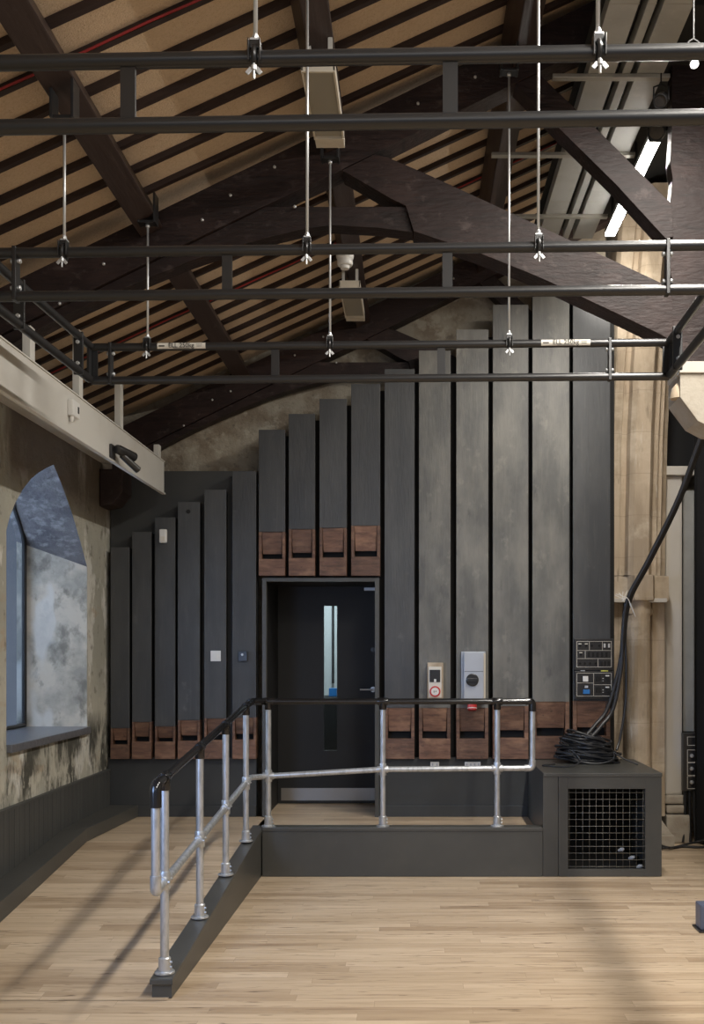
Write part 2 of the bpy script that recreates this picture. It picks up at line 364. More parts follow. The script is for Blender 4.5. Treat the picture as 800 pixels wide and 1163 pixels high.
def wallface(bm, x, hole, y0, y1, z0, z1):
    o = [bm.verts.new((x, y, z)) for y, z in ((y0, z0), (y1, z0), (y1, z1), (y0, z1))]
    h = [bm.verts.new((x, y, z)) for y, z in hole]
    es = [bm.edges.new((L[i], L[(i+1) % len(L)])) for L in (o, h) for i in range(len(L))]
    bmesh.ops.triangle_fill(bm, edges=es, use_beauty=True, use_dissolve=False)
    return o, h
o1, h1 = wallface(bm, WX, inner, -3.0, 9.02, 0.0, 3.62)
o2, h2 = wallface(bm, WO-.05, outer, -3.0, 9.02, 0.0, 3.62)
for i in range(4): bm.faces.new((o1[i], o1[(i+1) % 4], o2[(i+1) % 4], o2[i]))
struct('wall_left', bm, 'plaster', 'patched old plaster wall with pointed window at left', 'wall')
# reveal surfaces, arch soffit
bm = BM(); n = len(inner)
a = [bm.verts.new((WX-.001, y, z)) for y, z in inner]; c = [bm.verts.new((WO-.05, y, z)) for y, z in outer]
for i in (1, n-1): bm.faces.new((a[i], a[(i+1) % n], c[(i+1) % n], c[i]))
struct('trim_1', bm, 'reveal', 'plastered side reveals of the pointed window', 'window reveal')
bm = BM()
a = [bm.verts.new((WX-.001, y, z)) for y, z in inner]; c = [bm.verts.new((WO-.05, y, z)) for y, z in outer]
for i in range(2, n-1):
    f = bm.faces.new((a[i], a[(i+1) % n], c[(i+1) % n], c[i])); f.smooth = abs(i-9.5) > 1
struct('trim_2', bm, 'soffit', 'rough stone soffit inside the pointed window arch', 'arch soffit')
# sill slab
bm = BM(); box(bm, WO, WX+.035, 6.515, 8.115, 1.045, 1.10, .008)
tag(obj('window_sill', bm, 'slate'), 'blue-grey slate sill slab at the foot of the arched window', 'window sill')
w = thing('window_1', 'arched window with dark metal frame in the left wall', 'window', (WO, yc, 1.1), kind='structure')
bm = BM()
fr = [(6.55, 1.115), (8.08, 1.115)]+[(min(8.08, max(6.55, y)), z-.02) for y, z in AO]
path(bm, [(WO+.02, y, z) for y, z in fr], .022, 6, closed=True)
beam(bm, (WO+.02, yc, 1.115), (WO+.02, yc, 3.26), .03, .03, up=(0, 1, 0));
obj('window_frame', bm, 'rig', w)
bm = BM(); prism_yz(bm, fr, WO+.012, WO+.018); obj('pane', bm, 'win_glass', w)

# gable wall with the door opening
DX0, DX1 = -1.262, -0.322
bm = BM()
prism_xz(bm, [(-3.4, 0), (DX0-.02, 0), (DX0-.02, 2.33), (DX1+.02, 2.33), (DX1+.02, 0), (1.70, 0), (1.70, 5.72), (-3.4, 3.5)], 8.96, 9.42)
struct('wall_back', bm, 'gable', 'rough lime plastered gable wall behind the organ pipes', 'wall')
bm = BM(); box(bm, 1.70, 4.7, 9.55, 9.65, 0, 6.5)
struct('wall_far_right', bm, 'gable', 'pale plaster wall in the recess at far right', 'wall')
bm = BM(); box(bm, 4.6, 4.7, -3.0, 9.55, 0, 6.5)
struct('wall_right', bm, 'gable')
# roof boarding
def slab(bm, x0, x1, za, zb, th, y0, y1): prism_xz(bm, [(x0, za), (x1, zb), (x1, zb+th), (x0, za+th)], y0, y1)
bm = BM(); slab(bm, -3.4, 1.75, zp(-3.4)+.225, zp(1.75)+.225, .05, -3.0, 9.65)
struct('ceiling', bm, 'tan', 'tan woodwool boarding between the dark rafters', 'ceiling')
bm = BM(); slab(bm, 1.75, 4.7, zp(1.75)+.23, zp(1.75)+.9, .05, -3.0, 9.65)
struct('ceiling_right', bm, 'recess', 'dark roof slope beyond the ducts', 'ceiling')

# platform, ramp
bm = BM()
box(bm, WX+.005, -1.2, 7.50, 8.66, 0.004, PZ); box(bm, -1.2, DX0, 7.722, 8.66, 0.004, PZ); box(bm, DX0, DX1, 7.722, 9.44, .004, PZ); box(bm, DX1, .975, 7.722, 8.66, .004, PZ)
prism_yz(bm, [(4.93, 0.003), (7.5, PZ), (7.5, 0.003)], WX+.005, -1.2)
struct('floor_platform', bm, 'floor', 'raised oak platform and ramp in front of the door', 'floor')
# front riser
t = thing('platform_riser', 'long charcoal boxed kerb along the front edge of the platform', 'kerb', (-.08, YF+.03, 0))
bm = BM(); box(bm, -1.143, .975, YF, YF+.08, 0.002, .345, .003); obj('riser_board', bm, 'grey_board', t)
bm = BM(); box(bm, -1.143, .975, YF-.008, YF+.11, .345, .374, .005); obj('capping', bm, 'grey_board', t)
# ramp kerb
def kz(Y): return .10+.1007*(Y-4.94)
t = thing('ramp_kerb', 'sloping charcoal kerb carrying the handrail posts down the ramp', 'kerb', (-1.2, 6.3, 0))
bm = BM()
A = [(-1.282, 4.96, 0.002), (-1.185, 4.96, .002), (-1.150, YF+.11, .002), (-1.226, YF+.11, .002)]
T = [(-1.282, 4.96, kz(4.96)-.03), (-1.185, 4.96, kz(4.96)-.03), (-1.150, YF+.11, kz(YF)-.03), (-1.226, YF+.11, kz(YF)-.03)]
prism(bm, A, T, .002); obj('kerb_body', bm, 'grey_board', t)
bm = BM()
A = [(-1.290, 4.945, kz(4.945)-.03), (-1.178, 4.945, kz(4.945)-.03), (-1.1435, YF+.11, kz(YF)-.03), (-1.232, YF+.11, kz(YF)-.03)]
prism(bm, A, [(x, y, z+.03) for x, y, z in A], .005); obj('capping', bm, 'grey_board', t)
# kerb at the left wall
bm = BM()
K0 = [(4.3, 0.003), (5.0, .003), (7.5, PZ+.003), (8.64, PZ+.003), (8.64, PZ+.10), (7.5, PZ+.10), (4.3, .075)]
prism(bm, [(WX+.004, y, z) for y, z in K0], [(-2.42+.06*max(0, (y-7.5)), y, z) for y, z in K0], .004)
tag(obj('wall_kerb', bm, 'grey_board'), 'low charcoal kerb running along the foot of the left wall', 'kerb')
# cladding
t = thing('wall_cladding', 'charcoal vertical boarding along the lower left wall', 'cladding', (WX+.02, 6.0, 0))
bm = BM(); y = 3.9
while y < 8.62:
    prism_xy(bm, [(WX+.002, y), (WX+.030, y+.003), (WX+.030, y+.083), (WX+.026, y+.0845), (WX+.002, y+.086)], 0.0, .68); y += .086
obj('boarding', bm, 'cladding', t)
bm = BM(); box(bm, WX+.002, WX+.034, 3.9, 8.64, .68, .70, .003); obj('top_trim', bm, 'cladding', t)

# plinth under the pipes + skirting + backing panels
bm = BM()
box(bm, WX+.005, -1.345, 8.655, 8.74, PZ, .795); struct('trim_3', bm, 'black', 'black plinth panel under the low pipes left of the door', 'plinth')
bm = BM(); box(bm, -.275, 1.75, 8.655, 8.74, PZ, .795); struct('trim_4', bm, 'black', 'black plinth panel under the tall pipes right of the door', 'plinth')
bm = BM(); box(bm, -2.36, -1.345, 8.635, 8.655, PZ, .385, .003); struct('baseboard_left', bm, 'black')
bm = BM(); box(bm, -.275, .975, 8.635, 8.655, PZ, .385, .003); struct('baseboard_right', bm, 'black')

YB = 8.715
LG = [(125.6,147,621.5,827),(150,172,604,820),(176,199,587.6,825),(202,227,570,818),(232,257,556,816),(264,291,535,815)]
MG = [(294,324,488,604),(328,358,470,601),(363,394,453,599.5),(399,432,436,597)]
RG = [(437,471,419,804),(476,512,398,804),(518.5,555,374,804),(560,600.5,346,802),(605,647,312,797),(651,693.5,322,796)]
bm = BM(); zt = Z(535, YB)
box(bm, WX+.01, X(293, YB), YB, 8.75, .795, zt)
struct('trim_5', bm, 'black', 'black backing panel behind the low pipes left of the door', 'backing panel')
pts = []
seq = [(X(292.5, YB), 0)]+[]
allp = MG+RG
bot = [(X(297, YB), Z(655, YB)), (X(297, YB), Z(489, YB)-.02)]
for i, p_ in enumerate(allp):
    z_ = Z(p_[2], YP)-.03
    x_l = X(p_[0]-1, YB) if i == 0 else (allp[i-1][1]+p_[0])/2
    xl = X(p_[0]+3, YB); xr = X(allp[i+1][0]+3, YB) if i < len(allp)-1 else X(698, YB)
    if i == 0: pts += [(X(296, YB), Z(655, YB)), (X(296, YB), z_)]
    pts += [(xr, z_)]
    if i < len(allp)-1: pts += [(xr, Z(allp[i+1][2], YP)-.03)]
pts += [(X(698, YB), .795), (X(431, YB), .795), (X(431, YB), Z(655, YB))]
bm = BM(); prism_xz(bm, pts, YB, 8.75)
struct('trim_6', bm, 'dark', 'stepped black backing panel behind the tall pipes', 'backing panel')

# ------------------------------------------------------------------ organ pipes
def organ_pipe(u0, u1, vt, vw, vb, slot, label, group, m='pipe', foot='foot', hidden=False):
    x0, x1 = X(u0, YP), X(u1, YP); zt_, zw, zb = Z(vt, YP), Z(vw, YP), Z(vb, YP)
    w_ = x1-x0; H = zw-zb
    t = thing('organ_pipe', label, 'organ pipe', ((x0+x1)/2, YP+.05, zb), group)
    bm = BM(); box(bm, x0, x1, YP, YP+.022, zw, zt_, .003)
    obj('front_board', bm, m, t)
    bm = BM(); box(bm, x0+.007, x1-.007, YP+.022, YP+.112, zw, zt_-.004, .002)
    obj('pipe_body', bm, 'recess', t)
    st = w_*.11
    zs1 = zb+H*(1-slot[0]); zs0 = zb+H*(1-slot[1])
    bm2 = BM(); box(bm2, x0, x0+st, YP, YP+.112, zb, zw, .003); box(bm2, x1-st, x1, YP, YP+.112, zb, zw, .003)
    box(bm2, x0+st, x1-st, YP+.095, YP+.112, zb, zw)
    obj('side_cheeks', bm2, foot, t)
    bm = BM()   # upper lip: a board leaning inwards towards the mouth
    a = x0+st+.001; c = x1-st-.001
    prism(bm, [(a, YP+.004, zw-.002), (c, YP+.004, zw-.002), (c-.006, YP+.026, zs1), (a+.006, YP+.026, zs1)],
          [(a, YP+.03, zw-.002), (c, YP+.03, zw-.002), (c-.006, YP+.045, zs1), (a+.006, YP+.045, zs1)], .002)
    obj('upper_lip', bm, foot, t)
    bm = BM(); box(bm, x0+.001, x1-.001, YP-.012, YP+.0, zb+.001, zs0, .003); box(bm, x0+st, x1-st, YP, YP+.07, zb+.001, zs0-.003)
    obj('cap', bm, foot, t)
    bm = BM(); box(bm, x0+st+.001, x1-st-.001, YP+.088, YP+.094, zs0-.02, zs1+.02)
    obj('mouth', bm, 'dark', t, 'black mouth opening')
    return t
Lw = ['shortest of all, beside the window wall', 'second shortest, next to the leftmost one', 'third from the window wall, with white sensor near its top',
      'fourth from the window wall, with black hole near top', 'fifth from the window wall, with white square switch plate', 'tallest of the low group, with small black switch box']
for i, (a, c, vt, vw) in enumerate(LG):
    organ_pipe(a, c, vt, vw, 862, (.40, .53) if i != 2 else (.36, .47), 'dark painted square organ pipe, '+Lw[i], 'low organ pipes left of the door')
Mw = ['shortest of the four above the door', 'second from left above the door', 'third from left above the door', 'tallest and widest of the four above the door']
for i, (a, c, vt, vw) in enumerate(MG):
    organ_pipe(a, c, vt, vw, 654, (.50, .62), 'dark square organ pipe with brown foot, '+Mw[i], 'organ pipes above the door')
Rw = ['immediately right of the door', 'behind the small red and white socket unit', 'behind the grey isolator box, streaked with wear', 'just right of the grey isolator box',
      'second from right, with clear foot beside the cable coil', 'rightmost, behind the black connection panel']
for i, (a, c, vt, vw) in enumerate(RG):
    organ_pipe(a, c, vt, vw, 862, (.46, .60), 'tall dark square organ pipe '+Rw[i], 'tall organ pipes right of the door', 'pipe_worn' if i in (1, 2, 3, 4) else 'pipe')

# ------------------------------------------------------------------ door
t = thing('door_frame', 'charcoal door lining and head under the four short pipes', 'door frame', (-.79, 8.7, PZ))
bm = BM(); x0, x1 = X(297.5, YP), X(431, YP); zt = Z(656, YP)
box(bm, x0, DX0+.008, YP+.015, 8.68, PZ, zt, .003); box(bm, DX1-.008, x1, YP+.015, 8.68, PZ, zt, .003); box(bm, DX0+.008, DX1-.008, YP+.015, 8.68, zt-.033, zt, .003)
obj('architrave', bm, 'grey_board', t)
bm = BM(); box(bm, DX0-.018, DX0+.002, 8.68, 9.44, PZ, 2.325); box(bm, DX1-.002, DX1+.018, 8.68, 9.44, PZ, 2.325); box(bm, DX0-.018, DX1+.018, 8.68, 9.44, 2.305, 2.325)
obj('reveal_lining', bm, 'recess', t)
YD = 9.385
d = thing('door_1', 'black door leaf with narrow vision panel at platform level', 'door', (-.79, YD, PZ), kind='structure')
gx0, gx1 = X(367.8, YD), X(383, YD); gz0, gz1 = Z(852.5, YD), Z(688, YD)
bm = BM(); a, c = DX0+.004, DX1-.004; zt = 2.302
box(bm, a, gx0, YD, YD+.05, PZ+.006, zt); box(bm, gx1, c, YD, YD+.05, PZ+.006, zt); box(bm, gx0, gx1, YD, YD+.05, PZ+.006, gz0); box(bm, gx0, gx1, YD, YD+.05, gz1, zt)
obj('door_leaf', bm, 'recess', d)
bm = BM(); box(bm, gx0, gx1, YD+.02, YD+.028, gz0, gz1); obj('vision_panel', bm, 'glass', d)
bm = BM(); box(bm, a+.03, c-.01, YD-.003, YD, PZ+.03, PZ+.145); obj('kick_plate', bm, 'kick', d)
bm = BM(); hx = X(424, YD); hz = Z(783, YD)
lathe(bm, [(.026, 0), (.026, .006), (.010, .008), (.010, .05)], (hx, YD, hz), (0, -1, 0), 16)
path(bm, arc_path([(hx, YD-.045, hz), (hx-.03, YD-.05, hz), (hx-.12, YD-.05, hz)], .02), .010, 10); obj('door_handle', bm, 'zinc', d)
bm = BM(); lathe(bm, [(.022, 0), (.022, .008), (.0, .009)], (hx, YD, Z(738, YD)), (0, -1, 0), 16); obj('lock_cylinder', bm, 'rig', d)
bm = BM(); box(bm, X(414, YD), X(428, YD), YD-.05, YD, Z(671, YD), Z(667.5, YD), .003); obj('door_closer', bm, 'zinc', d)
# corridor beyond
bm = BM(); box(bm, -2.6, 1.2, 11.2, 11.25, PZ, 3.0); struct('wall_corridor', bm, 'corridor', 'pale corridor wall seen through the vision panel', 'wall')
bm = BM(); box(bm, -2.6, 1.2, 9.44, 11.2, PZ-.05, PZ); struct('floor_corridor', bm, 'black')
bm = BM(); box(bm, -2.6, 1.2, 9.44, 11.25, 3.0, 3.05); struct('ceiling_corridor', bm, 'corridor')
bm = BM(); tube(bm, (X(378, 11.1), 11.17, 1.35), (X(378, 11.1), 11.17, 2.995), .013)
tag(obj('conduit', bm, 'rig'), 'thin dark conduit on the corridor wall behind the door glass', 'conduit')
bm = BM(); box(bm, -1.2, -.5, 10.6, 11.15, PZ, 1.22, .01); tag(obj('cupboard', bm, 'recess'), 'low dark cupboard in the corridor behind the door glass', 'cupboard')
bm = BM(); box(bm, X(374, 10.8), X(383, 10.8), 10.75, 10.85, 1.222, 1.31, .006); tag(obj('control_box', bm, 'blue'), 'small blue box on the corridor cupboard behind the glass', 'box')
for x_ in ((-2.6, -2.55), (1.15, 1.2)):
    pass

# ------------------------------------------------------------------ vent enclosure
t = thing('vent_enclosure', 'charcoal boxed enclosure with wire grille front at the right of the platform', 'enclosure', (1.42, 8.1, 0))
bx0, bx1, bz = .978, 1.873, .784
bm = BM(); box(bm, bx0, bx1+.004, YF-.006, 8.64, bz-.028, bz, .004); obj('top', bm, 'grey_board', t)
bm = BM(); ox0, ox1, oz0, oz1 = X(645.6, YF), X(733.3, YF), Z(987.4, YF), Z(896, YF)
box(bm, 1.094, ox0, YF, YF+.04, .004, bz-.028, .002); box(bm, ox1, bx1, YF, YF+.04, .004, bz-.028, .002)
box(bm, ox0, ox1, YF, YF+.04, .004, oz0, .002); box(bm, ox0, ox1, YF, YF+.04, oz1, bz-.028, .002)
obj('front_frame', bm, 'grey_board', t)
bm = BM(); box(bm, bx0, 1.091, YF+.001, YF+.04, .004, bz-.028, .002); obj('end_stile', bm, 'grey_board', t)
bm = BM(); box(bm, bx0, bx0+.03, YF+.04, 8.63, .004, bz-.028); obj('side_panel', bm, 'grey_board', t)
bm = BM(); box(bm, bx1-.03, bx1, YF+.04, 8.63, .004, bz-.028); obj('side_panel', bm, 'grey_board', t)
bm = BM(); box(bm, bx0+.03, bx1-.03, 8.58, 8.63, .004, bz-.028); box(bm, bx0+.03, bx1-.03, YF+.04, 8.58, .003, .02); obj('lining', bm, 'dark', t)
bm = BM(); x = ox0+.012
while x < ox1: tube(bm, (x, YF+.020, oz0), (x, YF+.020, oz1), .0009, 5); x += .0508
z = oz0+.018
while z < oz1: tube(bm, (ox0, YF+.017, z), (ox1, YF+.017, z), .0012, 5); z += .0508
obj('grille', bm, 'mesh_wire', t)
for k, (u, v) in enumerate([(706, 965), (718, 974), (727, 984)]):
    bm = BM(); lathe(bm, [(.0, -.03), (.010, -.026), (.016, 0), (.010, .022), (0, .026)], P(u, v, YF+.16), (.6, -.5, .3), 12)
    obj('valve', bm, 'grey_plastic', t, 'small pale valve behind the grille')

# ------------------------------------------------------------------ handrail
R_ = .0215
t = thing('handrail', 'galvanised tube handrail with black top rail along ramp and platform edge', 'handrail', (-1.2, 6.5, .1))
posts = [(-1.235, 5.02), (-1.220, 5.775), (-1.212, 6.53), (-1.206, 7.28)]
def hz(Y): return 1.074+.102*(Y-5.0)
def mz(Y): return .565+.086*(Y-5.0)
YR = YF+.045; HZ = 1.322
px = [X(305, YR), X(435, YR), X(565, YR)]
xe = X(605, YR)
# top rail
top = arc_path([(-1.235, 4.845, hz(4.845)-.09), (-1.235, 4.845, hz(4.845)), (-1.206, 7.50, hz(7.5)), (-1.13, YR, HZ), (xe, YR, HZ), (xe, YR, HZ-.05)], .05)
bm = BM(); path(bm, top, R_+.001, 16); obj('top_rail', bm, 'rail_black', t, 'black sleeved top rail')
mid = arc_path([(-1.235, 4.845, hz(4.845)-.09), (-1.235, 4.845, mz(4.8)), (-1.206, 7.46, .772), (-1.13, YR-.0, .752), (px[0], YR, .755), (px[1], YR, .806), (xe, YR, .815), (xe, YR, HZ-.05)], .06)
bm = BM(); path(bm, mid, R_, 16); obj('mid_rail', bm, 'galv', t)
def post(x, y, z0, z1, zm, d):
    bm = BM(); tube(bm, (x, y, z0), (x, y, z1), R_, 16); p_ = obj('post', bm, 'galv', t)
    bm = BM(); lathe(bm, [(.050, 0), (.050, .007), (.046, .010), (.031, .012), (.030, .074), (.0235, .08)], (x, y, z0), seg=20)
    for s in (0.03, .055): lathe(bm, [(.006, 0), (.006, .012)], (x+.026, y-.005, z0+s), (1, 0, 0), 8)
    obj('base_flange', bm, 'galv', p_)
    bm = BM(); lathe(bm, [(.026, -.075), (.028, -.07), (.028, -.005)], (x, y, z1+.012), seg=16)
    d = Vector(d).normalized()
    lathe(bm, [(.027, -.04), (.0285, -.036), (.0285, .036), (.027, .04)], Vector((x, y, z1)), d, 16)
    obj('top_tee', bm, 'rail_black', p_)
    bm = BM(); lathe(bm, [(.027, -.045), (.0285, -.04), (.0285, .04), (.027, .045)], (x, y, zm), (0, 0, 1), 16)
    lathe(bm, [(.026, -.042), (.0275, -.036), (.0275, .036), (.026, .042)], (x, y, zm), d, 16)
    for s in (-1, 1): lathe(bm, [(.006, 0), (.006, .035)], Vector((x, y, zm))+d*(.03*s), (0.2, -1, 0) if abs(d.x) > .5 else (1, -.2, 0), 8)
    obj('cross_clamp', bm, 'galv', p_)
dd = (0.02, 1, .1)
for x, y in posts: post(x, y, kz(y), hz(y), mz(y)+(.0 if y < 7 else -.008), dd)
post(px[0], YR, .374, HZ, .757, (1, 0, 0)); post(px[1], YR, .374, HZ, .806, (1, 0, 0)); post(px[2], YR, .374, HZ, .813, (1, 0, 0))
# elbows
bm = BM(); path(bm, arc_path([(-1.235, 4.845, hz(4.8)-.10), (-1.235, 4.845, hz(4.8)), (-1.2345, 4.90, hz(4.9))], .055, 8), .0285, 16); obj('end_elbow', bm, 'rail_black', t)
bm = BM(); path(bm, arc_path([(-1.207, 7.43, hz(7.43)), (-1.206, 7.50, hz(7.5)), (-1.13, YR, HZ), (-1.08, YR, HZ)], .05, 8), .027, 16); obj('corner_elbow', bm, 'rail_black', t)
bm = BM(); path(bm, arc_path([(xe-.05, YR, HZ), (xe, YR, HZ), (xe, YR, HZ-.075)], .03, 6), .027, 16); obj('end_elbow', bm, 'rail_black', t)
bm = BM(); path(bm, arc_path([(xe-.06, YR, .815), (xe, YR, .815), (xe, YR, .875)], .04, 6), .0265, 16); obj('lower_elbow', bm, 'galv', t)
bm = BM(); path(bm, arc_path([(-1.235, 4.845, mz(4.8)+.08), (-1.235, 4.845, mz(4.8)), (-1.2345, 4.90, mz(4.9))], .055, 8), .0265, 16); obj('lower_elbow', bm, 'galv', t)

# ------------------------------------------------------------------ roof trusses
YT = 5.70; S_ = F/YT
def q(pts): return [((u-PPX)/S_, CZ+(PPV-v)/S_) for u, v in pts]
pr = [(-62, 357), (0, 327), (182, 239), (260, 201), (347, 159), (440, 115), (590, 42), (700, -12), (820, -70), (820, -18), (700, 38), (580, 97), (440, 167), (373, 200), (285, 241), (200, 282), (100, 331), (0, 380), (-62, 411)]
brace = [(-62, 412), (0, 381), (100, 332), (200, 283), (286, 241), (300, 233), (461, 233), (469, 262), (430, 257), (376, 254), (345, 258), (300, 269), (250, 283), (214, 295), (170, 313), (130, 330), (80, 353), (30, 379), (-20, 409), (-62, 436)]
sp = [(389, 194), (425, 176), (440, 179), (480, 196), (563, 234), (647, 273), (741, 317), (764, 328), (764, 388), (748, 379), (700, 356), (621, 319), (600, 310), (545, 288), (515, 278), (470, 263), (461, 234), (444, 226), (415, 209)]
st = [(586, 94), (612, 82), (683, 150), (720, 187), (764, 231), (766, 268), (757, 270), (745, 257), (700, 208), (641, 150)]
postq = [(765, 20), (860, -25), (860, 412), (763, 412), (762, 330), (766, 322), (762, 300), (766, 272), (763, 232), (766, 200), (763, 180), (765, 150)]
def truss(label, dy, with_post, sag=0):
    t = thing('roof_truss', label, 'roof truss', (0, YT+dy+.08, 4.0), 'dark timber roof trusses')
    for nm, pl, y0, y1 in (('principal_rafter', pr, .0, .16), ('arch_brace', brace, .02, .14), ('lower_principal', sp, -.006, .166), ('strut', st, .01, .15)):
        bm = BM(); prism_xz(bm, q(pl), YT+dy+y0, YT+dy+y1, .002); obj(nm, bm, 'timber', t)
    if with_post:
        bm = BM(); prism_xz(bm, q(postq), YT+dy+.03, YT+dy+.13, .004); obj('post', bm, 'timber', t)
    bm = BM()
    for u, v in ((118, 300), (150, 285), (262, 222), (312, 190), (230, 250), (475, 118), (540, 88), (335, 235), (68, 345)):
        x, z = (u-PPX)/S_, CZ+(PPV-v)/S_
        lathe(bm, [(.009, 0), (.009, .008), (.004, .012)], (x, YT+dy, z), (0, -1, 0), 8)
    obj('bolts', bm, 'zinc', t)
    return t
truss('dark timber roof truss spanning in mid-air in front of the organ pipes', 0, True)
truss('dark timber roof truss set against the rough gable wall', 3.08-.005, False)

# purlins
PUR = [(-1.505, 'left'), (-.466, 'middle'), (.585, 'right')]
nrm = Vector((-RS, 0, 1)).normalized()
for x, w_ in PUR:
    for (y0, y1, wh) in ((1.9, 5.695, 'near bay before the free truss'), (5.87, 8.77, 'far bay between the two trusses')):
        bm = BM(); beam(bm, (x, y0, zp(x)+.09), (x, y1, zp(x)+.09), .135, .165, up=nrm, bev=.008)
        tag(obj('purlin', bm, 'purlin'), 'dark square roof purlin, %s line, %s' % (w_, wh), 'purlin', 'roof purlins')
# rafters
ks = list(range(-6, 19)); 
for k in ks:
    y = 4.12+.25*k
    if abs(y-5.78) < .10: continue
    x0, x1 = -3.15, 1.70
    h0 = zp(x0)+.19; h1 = zp(x1)+.19
    bm = BM(); prism_xz(bm, [(x0, h0), (x1, h1), (x1, h1+.034), (x0, h0+.034)], y-.017, y+.017)
    n_ = 19-k
    tag(obj('rafter', bm, 'rafter'), 'narrow dark rafter under the tan boarding, %s from the gable wall' % ORD[n_], 'rafter', 'roof rafters')
    if k in (1, 13):
        bm = BM(); pts = []
        for i in range(25):
            xx = x0+(x1-x0)*i/24; pts.append((xx, y-.030, zp(xx)+.190+.003*math.sin(i*2.1)))
        path(bm, pts, .0055, 6)
        tag(obj('red_cable', bm, 'red_cable'), 'thin red cable clipped along a rafter in the %s bay' % ('near' if k == 1 else 'far'), 'cable')

# ------------------------------------------------------------------ white beam with upstands
t = thing('steel_beam', 'white painted steel edge beam high along the left wall', 'beam', (-2.3, 6.0, 3.02))
bm = BM(); box(bm, -2.115, -2.095, 2.5, 8.5, 3.03, 3.29, .003); box(bm, WX+.01, -2.115, 2.5, 8.5, 3.275, 3.29); obj('web', bm, 'steel_white', t)
bm = BM(); box(bm, -2.115, -2.082, 2.5, 8.5, 3.018, 3.03, .003); box(bm, -2.115, -2.088, 2.5, 8.5, 3.29, 3.298); obj('flange', bm, 'steel_white', t)
for Y, zt in ((5.62, 3.50), (6.44, 3.74), (7.34, 3.66), (8.44, 3.42)):
    bm = BM(); box(bm, -2.16, -2.115, Y-.035, Y+.035, 3.2, zt, .003); obj('upstand', bm, 'steel_white', t)
# sensor box on the beam
Y = 2.095*F/(PPX-81)
t = thing('sensor_box', 'small white sensor box on the face of the white beam', 'sensor', (-2.08, Y, 3.15))
bm = BM(); box(bm, -2.095, -2.06, Y-.07, Y+.06, 3.13, 3.23, .008); obj('housing', bm, 'white_plastic', t)
bm = BM(); lathe(bm, [(.012, 0), (.014, .02), (.008, .035)], (-2.078, Y-.04, 3.13), (0, 0, -1), 12); obj('nozzle', bm, 'white_plastic', t)
bm = BM(); box(bm, -2.06, -2.057, Y+.015, Y+.035, 3.16, 3.20); obj('lens', bm, 'ink', t)
# black camera on the beam
Y = 7.05
t = thing('wall_camera', 'black twin-barrel device bracketed to the lower edge of the white beam', 'camera', (-2.07, Y, 3.08))
bm = BM(); box(bm, -2.094, -2.075, Y-.09, Y+.0, 3.03, 3.13, .005); obj('bracket', bm, 'rig', t)
bm = BM(); lathe(bm, [(.0, 0), (.030, .002), (.034, .02), (.034, .19), (.028, .195), (.026, .185), (0, .185)], (-2.05, Y-.06, 3.10), (.35, .9, -.12), 18); obj('barrel', bm, 'rig', t)
bm = BM(); lathe(bm, [(0, 0), (.022, .002), (.024, .02), (.026, .16), (.02, .165), (0, .155)], (-2.035, Y+.0, 3.07), (.45, .5, -.45), 16); obj('lamp_head', bm, 'rig', t)
bm = BM(); beam(bm, (-2.06, Y+.01, 3.08), (-1.98, Y+.08, 3.03), .012, .01); obj('arm', bm, 'white_plastic', t)
# dark stone corbel under the beam end at the back
bm = BM(); prism_xz(bm, [(-2.615, 3.22), (-2.42, 3.22), (-2.42, 3.03), (-2.50, 2.93), (-2.615, 2.91)], 8.42, 8.69, .01)
tag(obj('corbel', bm, 'purlin'), 'dark brown corbel block in the corner under the white beam end', 'corbel')
bm = BM(); prism_xz(bm, [(-2.615, 3.01), (-2.41, 3.01), (-2.41, 2.95), (-2.49, 2.83), (-2.615, 2.78)], 5.62, 5.90, .01)
tag(obj('corbel', bm, 'stone'), 'brown stone corbel at the left picture edge below the white beam', 'corbel')

# ------------------------------------------------------------------ lighting rig
A0 = -.028
def RR(x, y, z):   # small turn of the whole rig about its middle
    xc, yc_ = -.25, 4.2
    dx, dy = x-xc, y-yc_
    return Vector((xc+dx*math.cos(A0)-dy*math.sin(A0), yc_+dx*math.sin(A0)+dy*math.cos(A0), z))
ZU, ZL = 3.365, 3.183
rr = .0215
def rig_y(Y): return Y
def ladder(label, a, c, rungs, plates, orient='x'):
    a3, c3 = RR(*a, ZU), RR(*c, ZU)
    t = thing('ladder_truss', label, 'lighting truss', ((a3+c3)/2).xy.to_3d()+Vector((0, 0, ZL)), 'black ladder truss lighting rig')
    for z in (ZU, ZL):
        p0, p1 = a3.copy(), c3.copy(); p0.z = p1.z = z
        bm = BM(); tube(bm, p0, p1, rr, 20); obj('chord', bm, 'rig', t)
    dv = (c3-a3).normalized(); L_ = (c3-a3).length
    for s in rungs:
        p_ = a3+dv*s
        bm = BM(); beam(bm, Vector((p_.x, p_.y, ZL+rr*.6)), Vector((p_.x, p_.y, ZU-rr*.6)), .042, .012, up=dv.cross(Vector((0, 0, 1)))); obj('rung', bm, 'rig', t)
    for s in plates:
        p_ = a3+dv*s; sd = dv.cross(Vector((0, 0, 1)))
        bm = BM(); beam(bm, Vector((p_.x, p_.y, ZL-rr)), Vector((p_.x, p_.y, ZU+rr)), .016, .05, up=sd, bev=.002)
        pl = obj('joint_plate', bm, 'rig', t)
        bm = BM()
        for z in (ZL+.035, ZU-.035):
            tube(bm, Vector((p_.x, p_.y, z))-dv*.022-sd*.0, Vector((p_.x, p_.y, z))+dv*.022, .0085, 8)
            for sg in (-1, 1): lathe(bm, [(.011, 0), (.011, .007)], Vector((p_.x, p_.y, z))+dv*.012*sg, dv*sg, 6)
        obj('bolts', bm, 'zinc', pl)
    return t
YA, YBm, YC = 2.84, 4.19, 5.5
def ru(u, Y, x0): # distance along a rail from its start, for a rung seen at column u
    return X(u, Y)-x0
